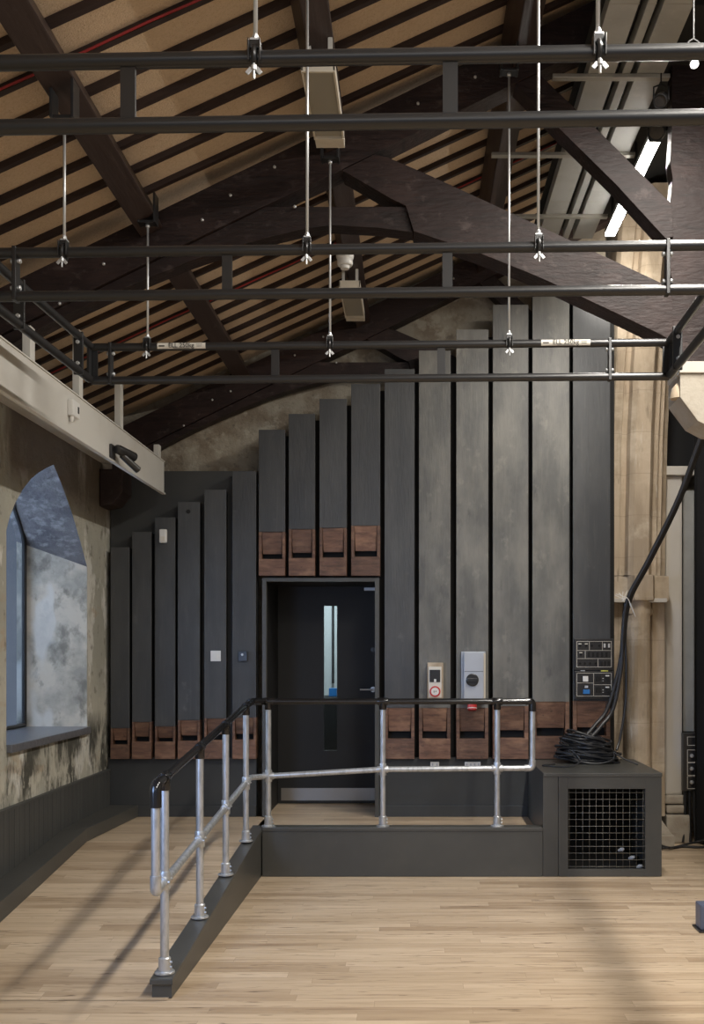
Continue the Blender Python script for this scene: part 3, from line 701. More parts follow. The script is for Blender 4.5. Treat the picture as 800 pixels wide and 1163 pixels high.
LX0, LX1 = -1.80, 1.34
xa = -1.80
ladder('nearest and highest looking black ladder truss crossing the top of the view', (LX0, YA), (LX1, YA), [ru(161.5, YA+.02, LX0)-.0, ru(527, YA, LX0)], [])
ladder('middle black ladder truss crossing in front of the timber truss', (LX0, YBm), (LX1, YBm), [ru(257.5, YBm, LX0), ru(508.5, YBm, LX0)], [ru(17, YBm+.03, LX0), ru(758, YBm-.03, LX0)])
lc = ladder('farthest black ladder truss, carrying the two white weight labels', (LX0-.0, YC), (LX1-.0, YC), [.012, ru(311, YC, LX0)-.03, ru(500, YC, LX0)-.03, LX1-LX0-.012], [ru(122, YC, LX0)-.03, ru(690, YC, LX0)-.03])
ladder('black ladder truss running lengthwise on the left side of the rig', (LX0, 2.0), (LX0, YC-.03), [.5, 1.4, 2.3, 3.46], [2.55, 3.30])
ladder('black ladder truss running lengthwise on the right side of the rig', (LX1, 2.0), (LX1, YC-.03), [.5, 1.4, 2.4, 3.46], [1.3, 3.30])
# weight labels
ax = Vector((math.cos(A0), math.sin(A0), 0)); fn = Vector((math.sin(A0), -math.cos(A0), 0))
for uc, side in ((198, 'left'), (634, 'right')):
    base = RR(X(uc, YC), YC, ZU); base.y = RR(X(uc, YC), YC, ZU).y
    cpt = base+fn*.0225
    t = thing('weight_label', 'white weight limit sticker reading ELL 250kg on the %s half of the farthest truss' % side, 'label', cpt, 'weight limit stickers')
    bm = BM(); hw_ = .132
    pts = []
    for k in range(9):
        an = -0.8+1.6*k/8; pts.append((math.sin(an)*.0222, math.cos(an)*.0222))
    for k in range(8):
        (z0, d0), (z1, d1) = pts[k], pts[k+1]
        vs = [bm.verts.new(base+ax*sx+fn*dd_+Vector((0, 0, zz))) for sx, zz, dd_ in ((-hw_, z0, d0), (hw_, z0, d0), (hw_, z1, d1), (-hw_, z1, d1))]
        f = bm.faces.new(vs); f.smooth = True
    obj('sticker', bm, 'paper', t)
    text_mesh('lettering', 'ELL 250kg', .034, 'ink', t, base+fn*.0232, ax, (0, 0, 1), .0006)
    bm = BM()
    for dx, w_, dz in ((-.107, .032, -.002), (.098, .034, .006), (.098, .028, -.004), (.0, .09, -.015)):
        h_ = .006 if dx < -.1 else .002
        o_ = base+ax*dx+fn*.0226+Vector((0, 0, dz)); beam(bm, o_-ax*w_/2, o_+ax*w_/2, .0012, h_)
    obj('small_print', bm, 'ink', t)
# suspension rods
def rod(u, Y, vtop, label):
    x = X(u, Y); zt = Z(vtop, Y) if vtop is not None else zp(x)-.03
    yy = RR(x, {0: YA, 1: YBm, 2: YC}[0 if Y < 3.5 else 1 if Y < 5 else 2], 0).y
    # depth of the rail at this x
    t = thing('suspension_rod', label, 'suspension rod', (x, yy, ZU), 'steel rods holding up the lighting rig')
    bm = BM(); tube(bm, (x, yy, ZU+.04), (x, yy, zt), .0062, 10); obj('rod', bm, 'zinc', t)
    bm = BM(); path(bm, [(x+.0+rr*1.35*math.cos(a_)*0, yy+rr*1.4*math.cos(a_), ZU+rr*1.4*math.sin(a_)) for a_ in [PI*2*i/14 for i in range(14)]], .008, 8, closed=True)
    box(bm, x-.015, x+.015, yy-.018, yy+.018, ZU+.022, ZU+.046, .003); box(bm, x-.018, x-.014, yy-.034, yy-.018, ZU-.02, ZU+.04, .001); box(bm, x+.014, x+.018, yy-.034, yy-.018, ZU-.02, ZU+.04, .001)
    obj('clamp', bm, 'rig', t)
    bm = BM(); box(bm, x-.014, x+.014, yy-.016, yy+.014, ZU+.046, ZU+.052, .001); lathe(bm, [(.010, 0), (.010, .010), (.007, .018)], (x, yy, ZU+.052), (0, 0, 1), 6)
    obj('nut', bm, 'zinc', t)
    bm = BM(); yb = yy-.030; tube(bm, (x, yb, ZU-.03), (x, yb, ZU-.072), .004, 8)
    lathe(bm, [(.008, 0), (.008, .012), (.005, .016)], (x, yb, ZU-.048), (0, 0, 1), 10)
    for s in (-1, 1):
        beam(bm, (x+s*.006, yb, ZU-.042), (x+s*.020, yb, ZU-.058), .013, .005, up=(0, 1, 0), bev=.002)
    obj('wing_nut', bm, 'zinc', t)
    bm = BM(); box(bm, x-.045, x+.045, yy-.03, yy+.03, zt, zt+.014, .002); box(bm, x-.05, x-.038, yy-.04, yy+.04, zt, zt+.12, .002); box(bm, x+.038, x+.05, yy-.04, yy+.04, zt, zt+.16, .002)
    obj('bracket', bm, 'rig', t)
    bm = BM(); lathe(bm, [(.012, 0), (.012, .014), (.007, .018)], (x, yy, zt), (0, 0, -1), 6); obj('lock_nut', bm, 'zinc', t)
rod(290, YA, None, 'steel suspension rod on the nearest truss, left of the two')
rod(678, YA, None, 'steel suspension rod on the nearest truss, right of the two')
rod(70, YBm, 133, 'leftmost steel suspension rod, hung from the left purlin to the middle truss')
rod(349, YBm, None, 'steel suspension rod from the middle purlin to the middle truss')
rod(611, YBm, None, 'steel suspension rod from the right purlin to the middle truss')
rod(166, YC, None, 'steel suspension rod on the farthest truss beside the left weight label')
rod(375, YC, 182, 'steel suspension rod at the centre of the farthest truss')
rod(578, YC, 86, 'steel suspension rod on the farthest truss beside the right weight label')

# ------------------------------------------------------------------ things under the roof
def heater(x, y0, y1, z, label):
    t = thing('panel_heater', label, 'ceiling panel', (x, (y0+y1)/2, z), 'narrow panels under the middle purlin')
    bm = BM(); box(bm, x-.078, x-.068, y0, y1, z, z+.05, .002); box(bm, x+.068, x+.078, y0, y1, z, z+.05, .002); box(bm, x-.078, x+.078, y1-.012, y1, z-.004, z+.045, .002); box(bm, x-.078, x+.078, y0, y0+.012, z-.004, z+.05, .002)
    obj('rim', bm, 'cream', t)
    bm = BM(); box(bm, x-.067, x+.067, y0+.012, y1-.012, z+.012, z+.045); obj('face', bm, 'heater', t)
    bm = BM(); box(bm, x-.075, x+.075, y1+.002, y1+.09, z, z+.045, .003)
    for k in range(14): box(bm, x-.06+k*.009, x-.056+k*.009, y1+.02, y1+.07, z-.002, z+.002)
    obj('end_cap', bm, 'cream', t)
    bm = BM()
    for yy in (y0+.08, y1-.08):
        for s in (-1, 1): box(bm, x+s*.05-.01, x+s*.05+.01, yy-.01, yy+.01, z+.044, zp(x)+.02)
    obj('bracket', bm, 'steel_white', t)
def heater2(x, y0, y1, z, label):
    heater(x, y0, y1, z, label)
heater(-.437, 4.62, 5.24, 4.35, 'narrow cream-edged panel heater under the middle purlin, near bay')
heater(-.470, 7.42, 8.10, 4.37, 'narrow cream-edged panel heater under the middle purlin, far bay')
t = thing('smoke_detector', 'white smoke detector under the middle purlin in the far bay', 'smoke detector', (X(393, 7.0), 7.0, 4.40))
x, z = X(392, 7.0), 4.46
bm = BM(); lathe(bm, [(.03, .07), (.035, .035), (.062, .03), (.06, .01), (.055, 0), (.0, 0)], (x, 7.0, z-.05), seg=24); obj('base', bm, 'white_plastic', t)
bm = BM(); lathe(bm, [(.052, 0), (.055, -.03), (.05, -.042), (.034, -.045), (.030, -.065), (0, -.068)], (x, 7.0, z-.05), seg=24); obj('head', bm, 'white_plastic', t)

# ducts
for (xa_, xb_, w_) in ((.965, 1.115, 'widest left'), (1.155, 1.20, 'narrow middle'), (1.235, 1.385, 'wide right')):
    t = thing('overhead_duct', 'grey flat overhead duct under the right roof, %s one' % w_, 'duct', ((xa_+xb_)/2, 5.4, 4.9), 'grey overhead ducts')
    bm = BM(); box(bm, xa_, xb_, 2.2, 7.85, 4.9, 4.98, .003); obj('tray', bm, 'duct', t)
    bm = BM()
    for yy in (3.6, 5.0, 6.1, 7.2): box(bm, xa_-.001, xb_+.001, yy, yy+.004, 4.899, 4.981)
    obj('seam', bm, 'strut', t)
bm = BM(); box(bm, .93, 1.33, 2.2, 7.87, 4.985, 5.0); tag(obj('duct_backing', bm, 'dark'), 'black backing board above the grey ducts', 'board')
for i, (Y, xa_, xb_) in enumerate(((5.62, .77, 1.42), (6.50, .50, 1.42), (7.42, .62, 1.42))):
    bm = BM(); box(bm, xa_, xb_, Y-.02, Y+.02, 4.876, 4.898, .002)
    for k in range(int((xb_-xa_)/.05)): box(bm, xa_+.01+k*.05, xa_+.035+k*.05, Y-.0215, Y-.0195, 4.878, 4.889)
    tag(obj('support_channel', bm, 'strut'), 'slotted zinc channel holding up the ducts, %s one from the camera' % ORD[i+1], 'channel', 'duct support channels')
# black soffit channel and LED battens
bm = BM(); box(bm, 1.34, 1.62, 5.2, 7.75, 5.02, 5.06, .004)
tag(obj('lighting_trough', bm, 'dark'), 'black lighting trough at right above the lit strip lamps', 'trough')
for (y0, y1, w_) in ((6.08, 6.70, 'nearer'), (6.76, 7.48, 'farther')):
    t = thing('strip_light', 'bright white strip light at upper right, %s of the two' % w_, 'light', (1.45, (y0+y1)/2, 4.76), 'lit strip lights')
    bm = BM(); box(bm, 1.412, 1.488, y0, y1, 4.785, 4.815, .003)
    for yy in (y0+.1, y1-.1): box(bm, 1.44, 1.46, yy, yy+.01, 4.81, 5.02)
    for yy in (y0, y1-.008): box(bm, 1.412, 1.488, yy, yy+.008, 4.762, 4.786)
    obj('housing', bm, 'rig', t)
    bm = BM(); box(bm, 1.415, 1.485, y0+.01, y1-.01, 4.765, 4.785, .004); obj('diffuser', bm, 'led', t, 'glowing white diffuser')
# spotlights
def spot(u, v, Y, r, label, lit=False, ax_=(-.3, -.8, -.55)):
    c_ = P(u, v, Y); ax_ = Vector(ax_).normalized()
    t = thing('spotlight', label, 'spotlight', c_, 'ceiling spotlights')
    bm = BM(); lathe(bm, [(0, -.14), (r*.8, -.135), (r, -.10), (r, .0), (r*1.03, .005), (r*.92, .01), (r*.86, -.008), (0, -.010)], c_, ax_, 24); obj('can', bm, 'rig', t)
    bm = BM(); lathe(bm, [(r*.8, 0), (r*.8, .004), (0, .005)], c_-ax_*.006, ax_, 20); obj('lens', bm, 'lamp_glow' if lit else 'rail_black', t)
    top = c_-ax_*.06
    bm = BM()
    for s in (-1, 1): path(bm, [top+Vector((s*r*1.12, 0, 0)), top+Vector((s*r*1.12, 0, .07)), top+Vector((0, 0, .085))], .005, 6)
    tube(bm, top+Vector((0, 0, .08)), Vector((top.x, top.y, max(4.84, top.z+.12))), .004, 8)
    obj('yoke', bm, 'dark', t)
spot(750, 115, 5.45, .036, 'black spotlight above the strip light, upper of the two dark ones')
spot(746, 150, 5.9, .050, 'larger black spotlight hanging at the end of the strip light')
spot(789, 72, 4.6, .021, 'small lit spotlight at the upper right edge', True, (-.1, -.6, -.8))

# ------------------------------------------------------------------ stonework at right
Yq = 8.85
def xs(u, Y=Yq): return X(u, Y)
t = thing('stone_pier', 'tall sandstone arch pier right of the organ pipes', 'stone pier', (1.98, 9.0, 0))
prof = [(1.705, 9.4), (1.705, 8.88), (1.735, 8.82), (1.79, 8.82), (1.80, 8.86), (1.845, 8.86), (1.86, 8.78), (1.90, 8.745), (2.03, 8.745), (2.06, 8.79), (2.075, 8.85), (2.12, 8.85), (2.13, 8.90), (2.17, 8.90), (2.19, 8.97), (2.235, 9.0), (2.235, 9.4)]
zc = Z(654, Yq)
bm = BM()
lv = [zc, zc+.5, 3.0, 3.6, 4.2, 4.8, 5.4, 5.75]
lean = lambda z: .0 if z < 2.6 else .022*(z-2.6)+.035*(max(0, z-3.6))**1.5
rings = [[bm.verts.new((x+lean(z)*(1 if x > 1.75 else .6), y, z)) for x, y in prof] for z in lv]
for i in range(len(lv)-1):
    for k in range(len(prof)): bm.faces.new((rings[i][k], rings[i][(k+1) % len(prof)], rings[i+1][(k+1) % len(prof)], rings[i+1][k]))
bm.faces.new(rings[0]); bm.faces.new(rings[-1]); bmesh.ops.triangulate(bm, faces=[f for f in bm.faces if len(f.verts) > 4])
obj('moulded_jamb', bm, 'stone', t)
bm = BM()
prism_xy(bm, [(1.70, 9.4), (1.70, 8.84), (1.86, 8.80), (1.90, 8.70), (2.06, 8.70), (2.10, 8.82), (2.235, 8.86), (2.235, 9.4)], Z(683, Yq), zc, .012)
obj('capital', bm, 'stone', t)
bm = BM(); box(bm, 1.72, 2.20, 8.78, 8.84, Z(684.5, Yq), Z(680, Yq), .004); obj('ledge', bm, 'limewash', t)
bm = BM(); pts = [(1.70, 9.4), (1.70, 8.90), (1.84, 8.90), (1.85, 8.94)]
for k in range(13):
    a_ = PI+PI*k/12; pts.append((1.965+.105*math.cos(a_), 8.86+.12*math.sin(a_)))
pts += [(2.08, 8.94), (2.10, 8.90), (2.215, 8.92), (2.215, 9.4)]
prism_xy(bm, pts, .25, Z(683, Yq)); obj('shaft', bm, 'stone', t)
bm = BM(); lathe(bm, [(.105, 0), (.125, .02), (.128, .05), (.112, .08), (.10, .13)], (1.965, 8.87, Z(683, Yq)-.13), seg=28)
obj('shaft_capital', bm, 'stone', t)
bm = BM(); prism_xy(bm, [(1.70, 9.4), (1.70, 8.80), (2.27, 8.80), (2.27, 9.4)], 0.0, .10, .01)
prism(bm, [(1.70, 9.4, .10), (1.70, 8.84, .10), (2.26, 8.84, .10), (2.26, 9.4, .10)], [(1.70, 9.4, .26), (1.70, 8.88, .26), (2.15, 8.88, .26), (2.15, 9.4, .26)], .006); obj('base_block', bm, 'stone_pale', t)
# white shaft
t = thing('white_pier', 'limewashed pier with moulded base between stone pier and black curtain', 'pier', (2.33, 9.2, 0))
bm = BM(); box(bm, 2.25, 2.405, 9.05, 9.5, .42, 3.27, .02); obj('shaft', bm, 'limewash', t)
bm = BM(); box(bm, 2.24, 2.50, 9.0, 9.5, 3.27, 3.35, .006); obj('ledge', bm, 'limewash', t)
bm = BM(); box(bm, 2.24, 2.42, 9.02, 9.5, .34, .42, .02); box(bm, 2.25, 2.43, 9.0, 9.5, .26, .33, .02); box(bm, 2.24, 2.45, 8.96, 9.5, 0.0, .25, .02); obj('base_moulding', bm, 'stone_pale', t)
bm = BM(); box(bm, 2.20, 2.75, 9.3, 9.4, 3.35, 4.6, .005); tag(obj('dark_panel', bm, 'rig'), 'dark glossy panel above the limewashed pier', 'panel')
bm = BM(); box(bm, 2.43, 2.53, 9.12, 9.2, .98, 3.15, .004); box(bm, 2.437, 2.44, 9.115, 9.12, .98, 3.15); box(bm, 2.518, 2.521, 9.115, 9.12, .98, 3.15)
tag(obj('tall_panel', bm, 'duct'), 'tall thin grey panel beside the black curtain edge', 'panel')
t = thing('equipment_case', 'black upright equipment case with outlined modules beside the curtain', 'equipment case', (2.46, 9.0, 0))
bm = BM(); box(bm, 2.395, 2.530, 8.99, 9.09, .46, .975, .006); obj('case', bm, 'rig', t)
for k, z in enumerate((.48, .60, .715, .865)):
    bm = BM(); h_ = .11 if k < 3 else .075
    for s in (0, 1):
        box(bm, 2.430+s*.085, 2.434+s*.085, 8.985, 8.99, z, z+h_); box(bm, 2.430, 2.519, 8.985, 8.99, z+s*h_, z+s*h_+.004)
    md = obj('module_outline', bm, 'paper', t)
    if k < 3:
        bm = BM(); lathe(bm, [(.018, 0), (.016, .014), (0, .016)], (2.470, 8.99, z+.06), (0, -1, 0), 14); obj('knob', bm, 'zinc', md)
for x0_, x1_ in ((2.42, 2.385), (2.46, 2.45), (2.50, 2.50)):
    bm = BM(); path(bm, [(x0_, 9.02, .46), (x0_-.005, 9.0, .25), (x1_, 8.96, .012)], [.018, .014, .012], 8); obj('leg', bm, 'rig', t)
bm = BM(); path(bm, arc_path([(2.10, 8.72, .012), (2.25, 8.70, .012), (2.33, 8.78, .012), (2.45, 8.72, .012), (2.62, 8.80, .012)], .06), .011, 8)
path(bm, arc_path([(2.14, 8.74, .03), (2.12, 8.66, .04), (2.17, 8.62, .03), (2.22, 8.70, .012), (2.5, 8.9, .03), (2.60, 8.82, .08)], .05), .010, 8)
tag(obj('floor_cable', bm, 'cable'), 'black cables lying on the floor beside the curtain foot', 'cable')
# curtain
bm = BM(); n = 60; lvz = [0.012, .8, 1.6, 2.4, 3.2, 4.0]
rg = []
for z in lvz:
    rg.append([bm.verts.new((2.455+1.3*i/n, 8.90+.045*math.sin(i*1.3+z*.25)+.02*math.sin(i*.53+1), z)) for i in range(n+1)])
for i in range(len(lvz)-1):
    for k in range(n): f = bm.faces.new((rg[i][k], rg[i][k+1], rg[i+1][k+1], rg[i+1][k])); f.smooth = True
bmesh.ops.translate(bm, verts=bm.verts, vec=(.028, 0, 0))
r_ = bmesh.ops.extrude_face_region(bm, geom=bm.faces[:]); bmesh.ops.translate(bm, verts=[v for v in r_['geom'] if isinstance(v, bmesh.types.BMVert)], vec=(0, .006, 0))
tag(obj('stage_curtain', bm, 'cloth'), 'heavy black stage curtain at the right edge', 'curtain')
# corbel under the near truss
t = thing('stone_corbel', 'pale limestone corbel carrying the timber post at the right edge', 'corbel', (1.75, 5.75, 2.9))
cx0 = 1.475
bm = BM(); box(bm, cx0-.006, 1.975, 5.585, 5.86, Z(424, 5.6), Z(411, 5.6), .004); obj('cap_slab', bm, 'limewash', t)
bm = BM(); prism_xz(bm, [(cx0, Z(424, 5.6)), (cx0, Z(451, 5.6)), (X(793, 5.6), Z(478, 5.6)), (X(812, 5.6), Z(488, 5.6)), (1.975, Z(488, 5.6)), (1.975, Z(424, 5.6))], 5.60, 5.86, .004); obj('block', bm, 'stone_pale', t)
bm = BM(); lathe(bm, [(.045, 0), (.044, .02), (.032, .06), (.01, .085)], (cx0+.004, 5.66, Z(450, 5.6)), seg=20); obj('carved_boss', bm, 'stone', t)
bm = BM(); box(bm, 1.98, 2.6, 5.58, 6.15, 0, 5.6, .02); tag(obj('stone_column', bm, 'stone'), 'stone wall pier behind the limestone corbel at the right edge', 'stone pier')

# ------------------------------------------------------------------ fittings on pipes
def plate(name, u0, u1, v0, v1, Y, d, m, label, cat, bev=.003):
    bm = BM(); box(bm, X(u0, Y), X(u1, Y), Y-d, Y, Z(v1, Y), Z(v0, Y), bev); return tag(obj(name, bm, m), label, cat)
YQ = YP-.001
t = thing('light_switch', 'white square switch plate on the fifth low pipe', 'switch', P(245, 751, YQ))
bm = BM(); box(bm, X(239.5, YQ), X(251, YQ), YQ-.012, YQ, Z(751, YQ), Z(739, YQ), .003); obj('plate', bm, 'white_plastic', t)
bm = BM(); box(bm, X(243, YQ), X(247.5, YQ), YQ-.017, YQ-.012, Z(748, YQ), Z(742, YQ), .002); obj('rocker', bm, 'white_plastic', t)
t = thing('key_switch', 'small black switch box on the pipe left of the door', 'switch', P(277, 751, YQ))
bm = BM(); box(bm, X(271.5, YQ), X(281.5, YQ), YQ-.03, YQ, Z(751, YQ), Z(739.5, YQ), .004); obj('housing', bm, 'rig', t)
bm = BM(); lathe(bm, [(.011, 0), (.010, .01), (0, .011)], (X(276, YQ), YQ-.03, Z(743.5, YQ)), (0, -1, 0), 12); obj('key_barrel', bm, 'zinc', t)
t = thing('motion_sensor', 'white rounded motion sensor near the top of the third low pipe', 'sensor', P(186, 617, YQ))
bm = BM(); box(bm, X(182, YQ), X(190.5, YQ), YQ-.045, YQ, Z(617, YQ), Z(601.5, YQ), .014); obj('housing', bm, 'white_plastic', t)
bm = BM(); box(bm, X(183.5, YQ), X(189, YQ), YQ-.048, YQ-.043, Z(615, YQ), Z(610, YQ), .002); obj('lens', bm, 'paper', t)
bm = BM(); lathe(bm, [(.018, 0), (.018, .004), (.012, .006), (0, .003)], (X(214, YQ), YQ, Z(581, YQ)), (0, -1, 0), 18)
tag(obj('bung', bm, 'dark'), 'small round black hole plug near the top of the fourth low pipe', 'plug')
# socket unit
t = thing('socket_unit', 'tan and white socket unit with red ringed outlet on the second tall pipe', 'socket', P(494, 795, YQ))
bm = BM(); box(bm, X(485.5, YQ), X(503.5, YQ), YQ-.05, YQ, Z(793, YQ), Z(752.5, YQ), .004); obj('backplate', bm, 'stone', t, 'tan mounting board')
bm = BM(); box(bm, X(487, YQ), X(501.5, YQ), YQ-.062, YQ-.05, Z(792, YQ), Z(757, YQ), .003); obj('cover', bm, 'paper', t)
bm = BM(); box(bm, X(488, YQ), X(500, YQ), YQ-.067, YQ-.062, Z(774.5, YQ), Z(760.5, YQ), .002); obj('breaker_window', bm, 'rig', t)
bm = BM(); box(bm, X(493, YQ), X(495.5, YQ), YQ-.075, YQ-.067, Z(774.5, YQ), Z(771, YQ), .001); obj('breaker_toggle', bm, 'white_plastic', t)
cx, cz = X(494.2, YQ), Z(785, YQ)
bm = BM(); lathe(bm, [(.046, 0), (.046, .014), (.034, .016), (.034, .004)], (cx, YQ-.062, cz), (0, -1, 0), 28); rg_ = obj('outlet_ring', bm, 'red', t)
bm = BM(); lathe(bm, [(.034, 0), (.033, .014), (0, .016)], (cx, YQ-.062, cz), (0, -1, 0), 24); obj('outlet_face', bm, 'white_plastic', t)
bm = BM(); box(bm, cx-.012, cx-.006, YQ-.081, YQ-.077, cz-.008, cz+.008); box(bm, cx+.004, cx+.010, YQ-.081, YQ-.077, cz-.005, cz+.008); obj('outlet_pins', bm, 'ink', t)
# isolator
t = thing('isolator_box', 'large pale grey isolator box with round black switch and red plug', 'isolator', P(538, 805, YQ))
bm = BM(); box(bm, X(524, YQ), X(551.5, YQ), YQ-.03, YQ, Z(798, YQ), Z(740, YQ), .004)
box(bm, X(526.5, YQ), X(549, YQ), YQ-.085, YQ-.03, Z(798, YQ), Z(740.5, YQ), .008); obj('housing', bm, 'grey_plastic', t)
bm = BM(); box(bm, X(527, YQ), X(548.5, YQ), YQ-.0865, YQ-.085, Z(762.7, YQ), Z(762.2, YQ)); obj('seam', bm, 'ink', t)
bm = BM(); box(bm, X(545, YQ), X(551.3, YQ), YQ-.06, YQ-.03, Z(796, YQ), Z(742, YQ), .004); obj('side_cover', bm, 'cream', t)
bm = BM(); lathe(bm, [(.053, 0), (.053, .012), (.045, .018), (0, .018)], (X(536, YQ), YQ-.085, Z(772, YQ)), (0, -1, 0), 30)
box(bm, X(536, YQ)-.045, X(536, YQ)+.045, YQ-.112, YQ-.10, Z(774, YQ), Z(770, YQ), .003)
obj('rotary_switch', bm, 'rig', t)
bm = BM(); lathe(bm, [(.040, 0), (.040, .05), (.036, .07), (.0, .07)], (X(536, YQ), YQ-.055, Z(797, YQ)), (0, -.25, -1), 24); obj('red_plug', bm, 'red', t)
bm = BM(); lathe(bm, [(.042, .052), (.042, .058), (0, .059)], (X(536, YQ), YQ-.055, Z(797, YQ)), (0, -.25, -1), 24); obj('plug_rim', bm, 'white_plastic', t)
# plinth sockets
for u0, u1, n_, w_ in ((489, 499, 1, 'single'), (528, 546, 2, 'double')):
    Yk = 8.654
    t = thing('plinth_socket', 'white %s socket on the plinth under the tall pipes' % w_, 'socket', P((u0+u1)/2, 871, Yk))
    bm = BM(); box(bm, X(u0, Yk), X(u1, Yk), Yk-.02, Yk, Z(871, Yk), Z(865, Yk), .003); obj('plate', bm, 'white_plastic', t)
    bm = BM()
    for k in range(n_*2): xx = X(u0, Yk)+(X(u1, Yk)-X(u0, Yk))*(k+.5)/(n_*2); box(bm, xx-.006, xx+.006, Yk-.023, Yk-.02, Z(869.3, Yk), Z(866.8, Yk))
    obj('outlet', bm, 'grey_plastic', t)
# connection panel
t = thing('connection_panel', 'black connection panel with white outlined socket groups on the rightmost pipe', 'connection panel', P(674, 797, YQ))
u0, u1 = 652, 696.5
bm = BM(); box(bm, X(u0, YQ), X(u1, YQ), YQ-.045, YQ, Z(793.5, YQ), Z(762, YQ), .004); box(bm, X(u0, YQ), X(u1, YQ), YQ-.045, YQ, Z(761, YQ), Z(725.5, YQ), .004); obj('boxes', bm, 'rig', t)
Yf = YQ-.045
def PX(z): return 640+z*.1
def PV(z): return 710+z*.1
bm = BM()
def line(a, b_, c_, d_):  # zoom coordinates of panel drawing
    xa_, xb_ = sorted((X(PX(a), Yf), X(PX(c_), Yf))); za, zb = sorted((Z(PV(b_), Yf), Z(PV(d_), Yf)))
    w_ = .0028; box(bm, xa_-w_/2, xb_+w_/2, Yf-.003, Yf, za-w_/2, zb+w_/2)
for z_ in (185, 288, 380, 475): line(155, z_, 547, z_)
for a_, b0, b1 in ((155, 185, 475), (547, 185, 475), (297, 185, 288), (445, 185, 288), (250, 288, 380), (395, 380, 475)): line(a_, b0, a_, b1)
for z_ in (545, 805): line(155, z_, 547, z_)
line(155, 657, 345, 657); line(345, 677, 547, 677)
for a_ in (155, 345, 547): line(a_, 545, a_, 805)
obj('white_outline', bm, 'paper', t)
def dot(zx, zv, w_, h_, m, nm, d_=.006):
    bm = BM(); xx, zz = X(PX(zx), Yf), Z(PV(zv), Yf); s = Yf/F*.1/2
    box(bm, xx-w_*s, xx+w_*s, Yf-d_, Yf, zz-h_*s, zz+h_*s, .001); obj(nm, bm, m, t)
for zx, zv in ((190, 235), (262, 235), (325, 235), (410, 235), (200, 335), (190, 435), (245, 435), (305, 435), (368, 435)):
    bm = BM(); lathe(bm, [(.010, 0), (.010, .006), (.006, .006), (.006, .002)], (X(PX(zx), Yf), Yf, Z(PV(zv), Yf)), (0, -1, 0), 14); obj('round_connector', bm, 'dark', t)
    if zx in (190, 262, 200) and zv < 400: dot(zx, zv-22, 34, 10, 'paper', 'name_strip', .004)
dot(470, 232, 22, 45, 'zinc', 'metal_connector'); dot(520, 232, 22, 45, 'zinc', 'metal_connector')
for zx, zv in ((290, 335), (340, 335), (390, 335), (440, 335), (490, 335), (435, 435), (475, 435), (515, 435)): dot(zx, zv, 26, 50, 'dark', 'data_connector')
dot(252, 610, 58, 62, 'white_plastic', 'white_outlet', .012); dot(262, 700, 36, 26, 'grey_plastic', 'switch_cap', .01); dot(260, 755, 72, 50, 'blue', 'blue_outlet', .025)
dot(470, 520, 80, 14, 'yellow', 'yellow_label', .003); dot(222, 518, 50, 10, 'grey_plastic', 'small_label', .003)
for zc_ in (605, 735):
    dot(400, zc_, 52, 60, 'dark', 'power_outlet', .010); dot(495, zc_, 52, 60, 'dark', 'power_outlet', .010); dot(500, zc_-30, 42, 14, 'white_plastic', 'outlet_label', .012); dot(452, zc_, 14, 10, 'zinc', 'indicator', .008); dot(452, zc_+28, 14, 8, 'zinc', 'indicator', .008)

# ------------------------------------------------------------------ cables
def cat(pts, n=8):
    pts = [Vector(p) for p in pts]; P_ = [pts[0]*2-pts[1]]+pts+[pts[-1]*2-pts[-2]]; out = []
    for i in range(1, len(P_)-2):
        a, b_, c_, d_ = P_[i-1:i+3]
        for k in range(n):
            s = k/n; out.append(.5*((2*b_)+(c_-a)*s+(2*a-5*b_+4*c_-d_)*s*s+(-a+3*b_-3*c_+d_)*s**3))
    out.append(pts[-1]); return out
top0 = P(822, 445, 7.9)
for k in range(3):
    o_ = Vector((.018*k-.015, .02*(k-1), .0))
    end = [P(706-3*k, 760, 8.50), P(697-7*k, 805, 8.47), P(684-8*k, 824, 8.42), P(672-8*k, 838, 8.38)] if k < 2 else [P(711, 760, 8.50), P(710, 800, 8.5), P(704, 838, 8.45), P(700, 852, 8.40)]
    pts = [top0+o_, P(800, 492, 8.0)+o_, P(772, 566, 8.2)+o_, P(738, 636, 8.38)+o_, P(715, 680, 8.46)+o_, P(709, 718, 8.50)+o_*.8]+[e_+o_*.3 for e_ in end]
    bm = BM(); path(bm, cat(pts), .017 if k < 2 else .011, 10)
    tag(obj('hanging_cable', bm, 'cable'), ['thick black cable swooping from the upper right, nearest the pipes', 'thick black cable in the middle of the hanging bundle', 'thinner black cable of the bundle dropping beside the stone pier'][k], 'cable', 'black cables hanging down the stone pier')
bm = BM()
for k in range(5):
    c0 = P(711, 680, 8.44); a_ = k*1.1
    path(bm, cat([c0+Vector((-.09*math.cos(a_*.4), 0, .03+.01*k)), c0+Vector((-.03, -.03, .02*math.sin(a_))), c0+Vector((.01, -.035, .0)), c0+Vector((.04+.01*k, -.01, -.07-.02*k))]), .0028, 5)
tag(obj('string_tie', bm, 'string'), 'white string tying the black cables to the stone pier', 'string')
